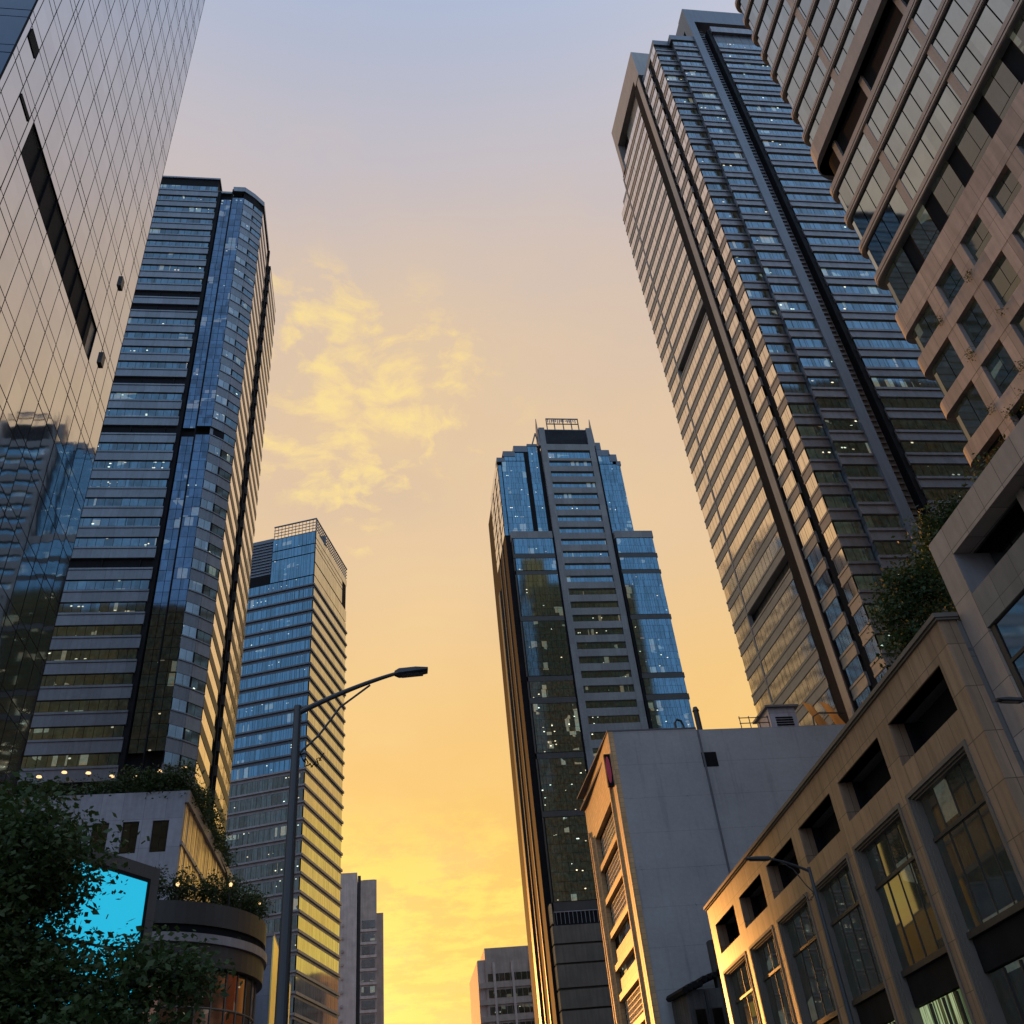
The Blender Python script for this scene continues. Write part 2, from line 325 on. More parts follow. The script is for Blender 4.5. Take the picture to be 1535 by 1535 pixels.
    L(nt, ad, bg.inputs[0]); bg.inputs[1].default_value = 1.0
build_world()
sl = bpy.data.lights.new('sun', 'SUN'); sl.energy = 5.0; sl.angle = radians(2); sl.color = (1, .42, .10)
so = bpy.data.objects.new('sun', sl); C.objects.link(so)
so.rotation_euler = Vector((sin(radians(SUN_AZ))*cos(radians(SUN_EL)), cos(radians(SUN_AZ))*cos(radians(SUN_EL)), sin(radians(SUN_EL)))).to_track_quat('Z', 'Y').to_euler()
sc = bpy.context.scene
sc.view_settings.view_transform = 'Standard'; sc.view_settings.look = 'None'; sc.view_settings.exposure = 0; sc.view_settings.gamma = 1
sc.render.resolution_x = sc.render.resolution_y = 1024
sc.cycles.max_bounces = 6; sc.cycles.glossy_bounces = 4; sc.cycles.diffuse_bounces = 2

# ------------------------------------------------------------------ ground
M_asph = plain('asphalt', (.05, .05, .05), .85, 0, .2, .6, .1, bump=.3)
M_pave = panelled('pavement_slabs', (.22, .21, .20), .6, .6, .015, .5, .85)
M_kerb = plain('kerb_stone', (.3, .29, .27), .8)
M_line = plain('road_paint', (.7, .7, .66), .7, 0, .1, 2, .2)
M_earth = plain('city_ground', (.10, .10, .095), .9)
MB().box(-2500, 2500, -2500, 2500, -1, -.02).build('ground', M_earth, kind='structure')
MB().box(-13.5, 15.5, -150, 700, -.5, 0).build('road', M_asph, kind='structure')
b = MB(); b.box(-20, -13.65, -150, 700, -.4, .13); b.build('pavement', M_pave, kind='structure')
b = MB(); b.box(15.65, 23.6, -150, 700, -.4, .13); b.build('pavement', M_pave, kind='structure')
b = MB(); b.box(-13.65, -13.5, -150, 700, -.4, .14); b.box(15.5, 15.65, -150, 700, -.4, .14); b.box(-2.6, -2.45, -150, 60, -.4, .14); b.box(.9, 1.05, -150, 60, -.4, .14); b.build('kerb', M_kerb, kind='structure')
MB().box(-2.45, .9, -150, 60, -.4, .12).build('median', M_pave, kind='structure')
b = MB()
for k in range(60):
    for x in (-9.9, -6.3, 4.7, 8.3, 11.9): b.quad((x, k*9-60, .004), (x+.15, k*9-60, .004), (x+.15, k*9-57, .004), (x, k*9-57, .004))
b.build('lane_markings', M_line, kind='structure')

# ------------------------------------------------------------------ 1 silver glass slab at the left edge
def build_silver_tower():
    t = thing('glass_office_tower', 'silver mirror-glass slab at the left edge with a long dark slot in its diamond-looking grid', 'tower', (-20, 28.2, 0))
    H = 131.2; F = Facade((-20, 28.2), (-20, 53.7), 1)
    MB().box(-78, -20.12, 28.35, 53.65, 0, H).build('wall', M_back, t)
    vs = [0.0, .46, 1.96, 3.64, 4.12]; vs += [4.12+1.782*k for k in range(1, 13)]; vs[-1] = 25.45
    zs = []; k = -14
    while 64.62+4.22*k < H-1:
        a = 64.62+4.22*k; zs.append((a, a+.88, min(a+4.22, H))); k += 1
    for (a, b_, c) in zs:
        m = MB()
        for i in range(len(vs)-1):
            u0, u1 = vs[i]+.018, vs[i+1]-.018
            if 52 < b_ < 53.5 and 4 < vs[i] < 18.5:      # the slot
                m.pane(F, u0, u1, a+.03, b_-.03, 0, .0015); continue
            m.pane(F, u0, u1, a+.03, b_-.03, 0, .003); m.pane(F, u0, u1, b_+.03, c-.03, 0, .005)
        m.build('glass_row', G_silver, t)
    m = MB(); 
    for v in vs: m.fbox(F, v-.022, v+.022, 0, H, -.1, .012)
    for (a, b_, c) in zs:
        for z in (a, b_): m.fbox(F, .04, 25.41, z-.02, z+.02, -.1, .01)
    m.build('mullion_grid', M_black, t)
    m = MB(); m.fbox(F, 4.2, 19.2, 52.9, 56.0, -.118, -.11); m.build('louvre_slot', M_dark, t)
    for (u0, u1, z0, z1) in ((.5, 1.9, 59.2, 60.2), (2.0, 3.6, 55.2, 55.6)):
        s = MB().fbox(F, u0+.05, u1-.05, z0, z1, .0, .05).build('opened_vent', M_dark, t)
    for (u0, u1, z0, z1) in ((21.9, 22.5, 63.4, 64.5), (21.9, 22.5, 54.6, 55.7)):
        MB().fbox(F, u0, u1, z0, z1, .0, .16).build('opened_vent', M_brown, t)
    MB().fbox(F, -.1, 25.6, H, H+.5, -1.2, .2).build('parapet', M_lead, t)
    E = Facade((-20, 28.2), (-78, 28.2), -1)
    m = MB()
    for (a, b_, c) in zs:
        for u in (.12, ): m.pane(E, .1, 2.75, a+.04, b_-.04, .0, .002); m.pane(E, .1, 2.75, b_+.04, c-.04, .0, .002)
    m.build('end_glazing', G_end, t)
    m = MB()
    for (a, b_, c) in zs: m.panes(E, 3.3, 57.5, b_+.3, c-.1, -.1, 2.2)
    m.build('side_glazing', G_far, t)
    MB().fbox(E, 2.8, 3.2, 0, H, -.1, .3).build('corner_fin', M_black, t)
build_silver_tower()

# ------------------------------------------------------------------ 2 blue striped tower behind it
def build_blue_tower():
    t = thing('striped_office_tower', 'tall dark blue banded tower with a faceted corner and peach striped side', 'tower', (-40, 140, 0))
    fl = 4.12; base = 92.2-8*fl   # window heads at base + k*fl
    FA = Facade((-74, 128), (-35, 128)); FR = Facade((-34.2, 128.6), (-31.9, 128.6)); FB = Facade((-31.8, 128), (-29.2, 128))
    FC1 = Facade((-29.2, 128), (-27.25, 129.55)); FC2 = Facade((-27.25, 129.55), (-25.4, 131.6))
    FS = Facade((-25.4, 131.6), (-25.4, 161.5), 1)
    w = MB()
    w.prism([(-74, 128.3), (-35.3, 128.3), (-35.3, 129.2), (-29.4, 129.2), (-29.4, 128.3), (-29.3, 128.3), (-27.3, 129.6), (-25.7, 131.8), (-25.7, 143.9), (-27.4, 143.9), (-27.4, 147.2), (-25.7, 147.2), (-25.7, 161.5), (-74, 161.5)], 0, 193.6)
    w.box(-74, -35.3, 128.31, 150, 193.6, 198.0)
    w.build('wall', M_black, t)
    mech = {8, 15, 18, 23, 24}
    for k in range(0, 34):
        zt = base+k*fl; 
        if zt > 197.9: break
        zb = zt-1.85; lowr = zt-fl
        g = MB(); s = MB(); d = MB(); s2 = MB()
        top = 198.0 if zt > 193.8 else 193.8
        if k in mech:
            d.fbox(FA, 0, 38.3, zb, zt, -.5, -.45)
            for u in (15, 24.5, 31, 36.8): d.fbox(FA, u, u+.15, zb, zt, -.5, -.1)
        else: g.panes(FA, 0.2, 38.8, zb+.04, zt-.04, -.12, 1.35, .06, .006)
        if zt+.02 < 194: MB().panes(FC2, .1, 2.76, zb, zt, -.1, 1.4, .05, .006).build('facet_window', G_blue, t)
        s.fbox(FA, 0, 39, max(lowr, 20)+.02, zb, -.3, 0); s.fbox(FA, 0, 39, zb-.34, zb, .003, .12); s.fbox(FA, 0, 39, lowr+.05, lowr+.35, .003, .12)
        if zt < 194:
            for FC in (FC1, FC2): s2.fbox(FC, .02, FC.len-.02, lowr+.02, zb, -.3, .02); s2.fbox(FC, .0, FC.len, zb-.2, zb, .02, .14)
            if k == 15:
                s2.fbox(FC1, .02, 2.4, zb, zt, -.3, -.25)
        if g.v: g.build('window_band', G_blue, t)
        if d.v: d.build('louvre_band', M_dark, t)
        s.build('spandrel', M_spand, t)
        if s2.v: s2.build('corner_spandrel', M_spand, t)
        if zt < 194 and k != 15: MB().panes(FC1, .1, 2.37, zb, zt, .0, 1.15, .05, .01).build('corner_window', G_facet, t)
    # curtain wall strip between the banded block and the facets
    for k in range(0, 64):
        z0 = 59.3+k*2.06+.0; z1 = z0+2.06
        if z1 > 193.6: break
        if 120.9-2.2 < z0 < 120.9: continue
        MB().panes(FR, 0, 2.3, z0, z1, 0, 1.15, .07, .006).build('recessed_glass', G_blue2, t); MB().panes(FB, .1, 2.6, z0, z1, 0, 1.25, .07, .006).build('glass_strip', G_blue2, t)
    m = MB(); m.fbox(FR, -1.1, -.2, 20, 193.6, -.6, .4); m.fbox(FB, -.12, .06, 20, 194.2, -.6, .18); m.build('dark_groove_strip', M_black, t)
    # peach striped street side: two bays either side of a deep groove
    for k in range(0, 34):
        zt = base+k*fl
        if zt > 194.5: break
        zb = zt-2.3
        MB().panes(FS, .15, 12.1, zb, zt, 0, 1.3, .03, .004).build('side_window_band', G_pale, t)
        if zt < 193: MB().panes(FS, 15.8, 29.6, zb, zt, .35, 1.3, .03, .004).build('rear_bay_window_band', G_pale, t)
        s = MB().fbox(FS, 0, 12.3, zt-fl+.04, zb, -.1, .05); s.build('side_spandrel', M_brown, t)
        MB().fbox(FS, 15.6, 29.8, zt-fl+.04, zb, -.1, .40).build('rear_bay_spandrel', M_brown, t)
    MB().fbox(FS, 15.7, 29.7, 20, 192.2, -.3, .32).build('side_wall', M_black, t)
    MB().fbox(FS, 12.4, 12.9, 40, 193.9, -1, .3).build('edge_fin', M_black, t)
    m = MB(); m.box(-74, -35, 128.02, 150, 198.0, 198.5); m.build('parapet', M_spand, t)
    m = MB(); m.fbox(FB, 0, 2.6, 193.7, 195.3, -1.5, .05); m.fbox(FC1, 0, 2.5, 193.7, 195.2, -1.5, .05); m.fbox(FC2, 0, 2.86, 193.7, 195.2, -1.5, .05); m.fbox(FR, -1, 2.3, 193.62, 194.3, -2, 0); m.fbox(FS, 0, 12.3, 193.7, 194.9, -1, .1); m.build('crown', M_spand, t)
    # podium terrace floor of lamps just above the planting
build_blue_tower()

# ------------------------------------------------------------------ 3 blue and cream tower further down the street (left)
def build_ledge_tower():
    t = thing('ledged_glass_tower', 'slim tower with sloping ledges, blue glass front and cream lit side, behind the street lamp', 'tower', (-20, 235, 0))
    FL = head((-17.4, 226), -70.3, 36, -1); FR = head((-17.4, 226), 17, 28.5, 1); fl = 4.2
    c1 = FL.P(13.6, 0, -.3); c2 = FL.P(36, 0, -.3); cc = FL.P(0.3, 0, -.3); cr = FR.P(28.3, 0, -.3); back = FR.P(28.3, 0, -14); b3 = FL.P(36, 0, -28); b4 = FL.P(13.6, 0, -27)
    w = MB(); w.prism([cc[:2], cr[:2], (cr[0]-12, cr[1]+4), b4[:2], c1[:2]][::-1], 0, 171.0); w.prism([c1[:2], b4[:2], b3[:2], c2[:2]], 0, 158.8); w.build('wall', M_black, t)
    for k in range(36):
        zt = 155.2-k*fl; zb = zt-2.9
        if zb < 4: break
        g = MB().panes(FL, .2, 35.6, zb, zt, 0, 1.35, .08, .006); g.build('window_band', G_azure if zt > 98 else G_dim, t)
        MB().panes(FR, .2, 28.2, zb, zt, 0, 1.3, .04, .004).build('side_window_band', G_cream, t)
        s = MB().fbox(FL, 0, 36, zt-fl, zb, -.1, .03); s.fbox(FL, -.3, 36, zb-.55, zb-.1, .03, .45); s.build('ledge', M_ledge if k > 12 else M_lead, t)
        s = MB().fbox(FR, -.3, 28.6, zb-.7, zb-.1, -.1, .4); s.fbox(FR, 0, 28.5, zt-fl, zb-.8, -.1, .05)
        s.build('side_ledge', M_ledge if k > 12 else M_lead, t)
    # crown: tall blue glazing, louvred lower block, open lattice screen
    m = MB()
    for (a, b_) in ((155.5, 163.0), (163.3, 166.3), (166.6, 170.8)): m.panes(FL, .2, 13.4, a, b_, 0, 1.3, .05, .005)
    m.build('crown_glazing', G_azure, t)
    m = MB()
    for (a, b_) in ((155.5, 159.6), (160.1, 165.0), (165.3, 166.5), (166.8, 168.4)): m.panes(FR, .2, 28.2 if a < 160 else 24, a, b_, 0, 1.3, .03, .004)
    m.panes(FR, .2, 28.2, 168.7, 170.9, 0, 2.6, .03, .004)
    m.build('crown_side_panels', G_cream, t)
    m = MB(); m.fbox(FL, 13.7, 36, 158.8, 172.0, -6, -.6); m.build('louvred_plant_room', M_lead, t)
    m = MB()
    for k in range(12): m.fbox(FL, 13.7, 36, 159+k*1.05, 159.25+k*1.05, -.59, -.3)
    m.build('louvres', M_spand, t)
    m = MB()
    for F_, ln in ((FL, 13.5), (FR, 28.5)):
        for q in range(int(ln/1.1)+1): m.fbox(F_, q*1.1, q*1.1+.12, 171, 175.6, -.25, -.1)
        for q in range(5): m.fbox(F_, 0, ln, 171+q*1.1, 171.13+q*1.1, -.28, -.08)
        m.fbox(F_, 0, ln, 175.5, 175.8, -.35, 0)
    m.build('lattice_screen', M_lead, t)
    m = MB(); m.box(-20, -15, 233, 243, 171, 174.2); m.build('plant_box', M_lead, t)
build_ledge_tower()

# ------------------------------------------------------------------ 4 stepped blue tower in the centre
def build_centre_tower():
    t = thing('stepped_blue_tower', 'stepped blue glass tower with a grey central frame and a rooftop sign', 'tower', (57, 225, 0))
    F = Facade((0, 210), (100, 210)); F2 = Facade((0, 208.2), (100, 208.2)); FC = Facade((0, 209), (100, 209))
    w = MB(); w.fbox(F, 36.1, 73.5, 0, 183.6, -30, -.25); w.fbox(F, 38, 70.6, 183.6, 188.4, -26, -.3); w.fbox(F2, 37.6, 49.3, 0, 154.4, -31, -.25); w.fbox(F2, 66.6, 78, 0, 154.4, -31, -.25); w.fbox(FC, 49.3, 66.6, 0, 180, -30, -.6); w.fbox(FC, 50, 66, 180, 190.3, -17, -.6)
    w.build('wall', M_black, t)
    # upper wings
    for k in range(8):
        pass
    def wing(F_, u0, u1, z0, z1, nm='curtain_wall', pw=1.35, step=2.08, mat=G_azure):
        m = MB(); n = max(1, round((z1-z0)/step)); h = (z1-z0)/n
        for i in range(n): m.panes(F_, u0, u1, z0+i*h, z0+(i+1)*h, 0, pw, .05, .0015)
        m.build(nm, mat, t)
    wing(F, 37.3, 44.3, 157, 184.6); wing(F, 45.7, 48.6, 157, 190.6); wing(F, 67.2, 73.6, 157, 183.6); wing(F, 36.05, 37.1, 157, 183)
    wing(F, 67.2, 71.4, 183.8, 186.9); wing(F, 38.2, 44.3, 184.8, 188)
    for u0, u1, z0, z1 in ((35.9, 38.2, 184.4, 186.0), (38, 41.6, 186.5, 188.6), (41.4, 45.6, 188.4, 190.8), (45.6, 48.7, 190.7, 191.6), (67, 68.6, 189.5, 192.4), (67, 71.0, 187, 189.4), (70.6, 73.0, 184.8, 187.6), (72.5, 73.9, 183.3, 184.9)):
        MB().fbox(F, u0, u1, z0, z1, -3, .1).build('stepped_parapet', M_lead, t)
    m = MB(); m.fbox(F, 44.35, 45.65, 157, 190.7, -.25, -.05); m.fbox(F, 48.65, 49.6, 20, 191, -.25, -.05); m.fbox(F, 66.3, 67.15, 20, 190, -.25, -.05); m.build('dark_recess', M_black, t)
    # lower wings with dark belts
    bz = [(157, 154.6), (149.4, 148.0), (143.8, 142.6), (129.3, 127.9), (111.8, 110.4), (105.8, 104.3), (91.4, 90.0), (77.3, 76.0), (57.4, 55.6)]
    for i in range(1, len(bz)):
        z1 = bz[i-1][1]-(.2 if i > 1 else .1); z0 = bz[i][0]
        wing(F2, 37.9, 49.0, z0, z1, mat=G_azure if z0 > 111 else G_dim); wing(F2, 67.2, 78.0, z0, z1, mat=G_azure)
        MB().fbox(F2, 37.4, 49.1, bz[i][1]-.1, bz[i][0]-.06, -.8, .0 if i % 2 else -.1).build('dark_belt', M_brown, t); MB().fbox(F2, 67.1, 78.3, bz[i][1]-.1, bz[i][0]-.06, -.8, -.05).build('dark_belt', M_brown, t)
    m = MB(); m.fbox(F2, 37.4, 49.1, 154.6, 157, -2, .15); m.fbox(F2, 67.0, 78.2, 154.6, 157, -2, .15); m.build('wing_parapet', M_conc, t)
    # central grey frame with window slots
    m = MB(); m.fbox(FC, 49.7, 51.5, 20, 197.4, -1, .3); m.fbox(FC, 64.6, 66.3, 20, 197.4, -1, .3); m.fbox(FC, 51.5, 64.6, 188.2, 190.6, -1, .25)
    m.build('frame_column', M_conc, t)
    for k in range(33):
        zt = 188.2-4.17*k; h = 3.2 if k == 0 else 2.05
        MB().panes(FC, 51.6, 64.5, zt-h, zt, -.35, 1.3, .04, .004).build('window_band', G_azure if k < 21 else G_dim, t)
        MB().fbox(FC, 51.5, 64.6, zt-4.17+.0, zt-h, -.5, .2).build('spandrel', M_conc, t)
    m = MB(); m.fbox(FC, 51.5, 64.6, 190.6, 197.2, -2, -.3); m.build('crown_panel', M_spand, t)
    m = MB()
    for k in range(14): m.fbox(FC, 51.6, 64.5, 190.8+k*.45, 190.95+k*.45, -.3, -.15)
    m.build('crown_louvres', M_dark, t)
    m = MB(); 
    for u, s in ((49.2, 1), (66.2, -1)): MB().hexa([FC.P(u, 190, .3), FC.P(u+.5*1, 190, .3), FC.P(u+.5, 190, -4), FC.P(u, 190, -4), FC.P(u, 201.3, .0), FC.P(u+.18, 201.3, .0), FC.P(u+.18, 199, -1.5), FC.P(u, 199, -1.5)]).build('roof_horn', M_conc, t)
    for a in ((47.2, 191, 48.7, 196), (48.7, 196, 49.3, 191.5)): m.tube([FC.P(a[0], a[1], -1), FC.P(a[2], a[3], -1)], .22, 6)
    m.build('roof_strut', M_conc, t)
    sgn = MB(); sgn.fbox(FC, 52.6, 62.9, 201.9, 202.2, -.9, -.6); sgn.fbox(FC, 52.6, 62.9, 199.8, 200.0, -.9, -.6)
    for u in (52.6, 55.0, 57.8, 60.4, 62.6): sgn.fbox(FC, u, u+.28, 197, 202.2, -.92, -.62)
    s_ = sgn.build('sign_frame', M_brown, t)
    m = MB(); r = random.Random(3)
    for u in np.arange(53, 62.5, .62):
        if r.random() < .85: m.fbox(FC, u, u+.3, 200.1+r.uniform(0, .5), 201.3+r.uniform(0, .5), -.6, -.45)
        if r.random() < .5: m.fbox(FC, u, u+.55, 200.9, 201.15, -.6, -.45)
    sub('sign_lettering', m, M_ledge, s_)
    # street side: fins and pale glass lit by the sunset
    FS = Facade((36.0, 210.2), (36.0, 231), -1); FS2 = Facade((37.5, 208.3), (37.5, 226), -1)
    for i in range(1, len(bz)):
        z1 = bz[i-1][1]-.2; z0 = bz[i][0]
        m = MB(); n = max(1, round((z1-z0)/4.1)); h = (z1-z0)/n
        for j in range(n): m.panes(FS2, .3, 7.2, z0+j*h+.1, z0+(j+1)*h, 0, 3.4, .06, .004); m.panes(FS2, 8.6, 16.8, z0+j*h+.1, z0+(j+1)*h, .15, 2.0, .06, .004)
        m.build('side_glazing', G_pale, t)
    m = MB()
    for k in range(7): m.panes(FS, .4, 19.5, 157.5+k*4.17, 161+k*4.17, .05, 2.7, .05, .004)
    m.build('side_glazing', G_pale, t)
    m = MB()
    for n0, u in ((.1, 7.4), (.3, 16.9), (.1, .0)): m.fbox(FS2, u, u+.5, 20, 154.5, -.2, n0)
    m.fbox(FS, 6, 6.7, 20, 183, -.2, .15); m.fbox(FS, 13, 13.6, 20, 183, -.2, .15); m.fbox(FS, 17.6, 20.4, 20, 150, -3, .3)
    m.build('side_fin', M_brown, t)
    # podium floors at its foot
    MB().fbox(F2, 37.6, 66, 52.6, 55.4, -2.2, -2.0).build('terrace_recess', M_black, t)
    m = MB()
    for u in np.arange(38, 66, .9): m.fbox(F2, u, u+.08, 52.8, 55.3, .1, .2)
    m.fbox(F2, 37.6, 66, 55.2, 55.35, .08, .22); m.build('terrace_railing', M_ledge, t)
    for i, (z1, z0) in enumerate(((52.5, 49.0), (48.6, 45.2), (44.8, 40.5), (40.0, 36.6), (36.2, 31), (30.5, 26), (25.5, 20), (19.5, 14))):
        MB().fbox(F2, 36.9, 70, z0, z1, -.6, .25+.15*(i > 2)).build('podium_band', M_podium, t)
        MB().fbox(F2, 36.9, 70, z0-.45, z0-.02, -.6, -.2).build('podium_groove', M_brown, t)
    FP = Facade((36.9, 208.0), (36.9, 226), -1); m = MB(); d = MB()
    for z1, z0 in ((57, 53), (52.5, 49.0), (48.6, 45.2), (44.8, 40.5), (40.0, 36.6), (36.2, 31), (30.5, 26), (25.5, 20), (19.5, 14)): m.fbox(FP, 0, 18, z0, z1, -.3, .1)
    m.build('podium_side_band', M_tile, t)
build_centre_tower()

# ------------------------------------------------------------------ 5 big stepped tower on the right
def build_right_tower():
    t = thing('ribbed_office_tower', 'huge stepped tower with blue ribbon windows in front and peach ribbed side', 'tower', (75, 105, 0))
    fl = 4.2; S = head((58, 90), -1.5, 35.5, -1)
    A = Facade((58.05, 90), (61.9, 90)); B = Facade((61.6, 88.75), (67.2, 88.75)); D = Facade((71.3, 88.5), (97, 88.5))
    w = MB(); w.prism([(59.0, 90.4), (97, 90.4), (97, 125.5), (58.3, 125.5)], 0, 193); w.box(58.3, 68, 90.35, 98.5, 190, 196.4); w.box(61.9, 67.3, 89.1, 91, 0, 196); w.box(71.5, 97, 88.8, 92, 0, 200.5); w.box(66, 97, 90.8, 116, 190, 201)
    w.build('wall', M_back, t)
    for k in range(45):
        zt = 196.2-fl*k; zb = zt-2.05
        if zb < 3: break
        if k > 0: MB().panes(A, .1, 3.8, zb, zt, -.1, 1.2, .05, .006).build('corner_window', G_office, t)
        MB().panes(B, .1, 5.5, zb, zt, -.1, 1.2, .05, .006).build('window_band', G_office, t); MB().panes(D, .1, 25.5, zb, zt, -.1, 1.2, .05, .006).build('bay_window_band', G_office, t)
        for F_, nm in ((A, 'corner_spandrel'), (B, 'spandrel'), (D, 'bay_spandrel')):
            s = MB()
            s.fbox(F_, 0, F_.len, zt-fl+.03, zb, -.35, 0); s.fbox(F_, -.05, F_.len, zb-.5, zb-.08, .003, .16); s.fbox(F_, -.05, F_.len, zt-fl+.12, zt-fl+.55, .003, .16)
            s.build(nm, M_spand3, t)
        # street side
        zt2, zb2 = zt, zb
        segs = [(0.15, 2.8, 0), (4.75, 8.7, 0)]
        if zt < 201: segs += [(13.4, 29.4, 0)]
        if zt < 191: segs += [(30.0, 35.3, 0)]
        blank = k in (16, 29)
        snm = {.15: 'corner_bay', 4.75: 'near_bay', 13.4: 'side', 30.0: 'far_bay'}
        for (a, b_, n) in segs:
            if blank and a > 13 and a < 20: continue
            MB().panes(S, a, b_, zb2-.25, zt2, n+.015, 1.25, .04, .005).build(snm[a]+'_window_band', G_pale, t)
        for (a, b_, n) in segs:
            s = MB()
            s.fbox(S, a-.1, b_+.1, zt-fl+.03, zb-.27, -1, n+.02); s.fbox(S, a-.12, b_+.12, zb-.66, zb-.35, n+.02, n+.10); s.fbox(S, a-.12, b_+.12, zt-fl+.1, zt-fl+.4, n+.02, n+.10)
            s.build(snm[a]+'_spandrel', M_tanband, t)
    # vertical groove strips and the raised column on the street side
    m = MB(); m.fbox(S, 2.9, 4.65, 3, 196.2, -.5, -.3); m.fbox(S, 10.92, 13.2, 3, 201, -2.0, .04); m.fbox(S, 8.75, 8.95, 3, 200, -.2, .3); m.build('dark_groove_strip', M_black, t)  # wide strip sits flush; its near-black colour imitates a dark recess
    MB().fbox(S, 9.3, 10.9, 3, 200.9, -2, .2).build('stone_column', M_tanband, t)
    MB().fbox(S, 29.45, 29.8, 3, 193, -.6, .12).build('edge_fin', M_tanband, t)
    # the two stone portal frames at the top
    m = MB(); m.fbox(S, 8.8, 11.6, 200.8, 211, -8, .3); m.fbox(S, 11.6, 28.6, 203.2, 211, -8, .3); m.fbox(S, 27.2, 28.6, 193.2, 203.2, -8, .3); m.build('portal_frame', M_tanband, t)
    MB().fbox(S, 11.6, 27.2, 196.3, 203.2, -2.2, -1.4).build('portal_recess', M_black, t)
    MB().box(58.45, 63, 98.9, 114, 192, 210.8).build('portal_block', M_lead, t)
    m = MB(); m.box(58.05, 68, 89.95, 98.4, 196.4, 198.2); m.box(61.4, 67.0, 88.6, 90, 196.3, 198.2); m.build('corner_parapet', M_lead, t)
    m = MB(); m.box(66.6, 68.2, 88.3, 90.5, 0, 204.5); m.box(66.6, 97, 88.3, 91.5, 204.5, 210.2); m.box(66.65, 68.2, 91.5, 110, 198, 210.1); m.build('portal_frame', M_lead, t)
    m = MB(); m.box(71.2, 97, 88.2, 90, 200.4, 202.6); m.build('glass_bay_parapet', M_spand3, t)
    MB().box(68.25, 71.3, 90.1, 90.3, 3, 203).build('louvred_slot', M_lead, t)
    m = MB()
    for k in range(190): m.box(68.3, 70.3, 89.85, 90.05, 6+k*1.05, 6.3+k*1.05)
    m.build('slot_louvres', M_spand3, t)
    MB().box(70.5, 71.25, 88.7, 90.1, 3, 202).build('slot_shadow_panel', M_dark, t)  # dark panel carries the shade of the bay's side in its colour
build_right_tower()

# ------------------------------------------------------------------ 6 rounded granite tower, top right
def rounded(F, u0, u1, z0, z1, n0, n1, r, m, seg=6):
    """slab along facade F from u0 to u1, its far end (u1) turned round a quarter circle of radius r"""
    pts = [(u0, n1), (u1-r, n1)]
    for k in range(1, seg+1):
        a = pi/2*k/seg; pts.append((u1-r+r*sin(a), n1-r+r*cos(a)))
    pts += [(u1, n0-6), (u0, n0-6)]
    m.prism([F.P(u, 0, n)[:2] for u, n in pts], z0, z1)
def round_glass(F, u0, u1, z0, z1, n, r, m, seg=4):
    for k in range(seg):
        a0 = pi/2*k/seg; a1 = pi/2*(k+1)/seg
        p = [(u1-r+r*sin(a), n-r+r*cos(a)) for a in (a0, a1)]
        m.quad(F.P(p[0][0], z0, p[0][1]), F.P(p[1][0], z0, p[1][1]), F.P(p[1][0], z1, p[1][1]), F.P(p[0][0], z1, p[0][1]))
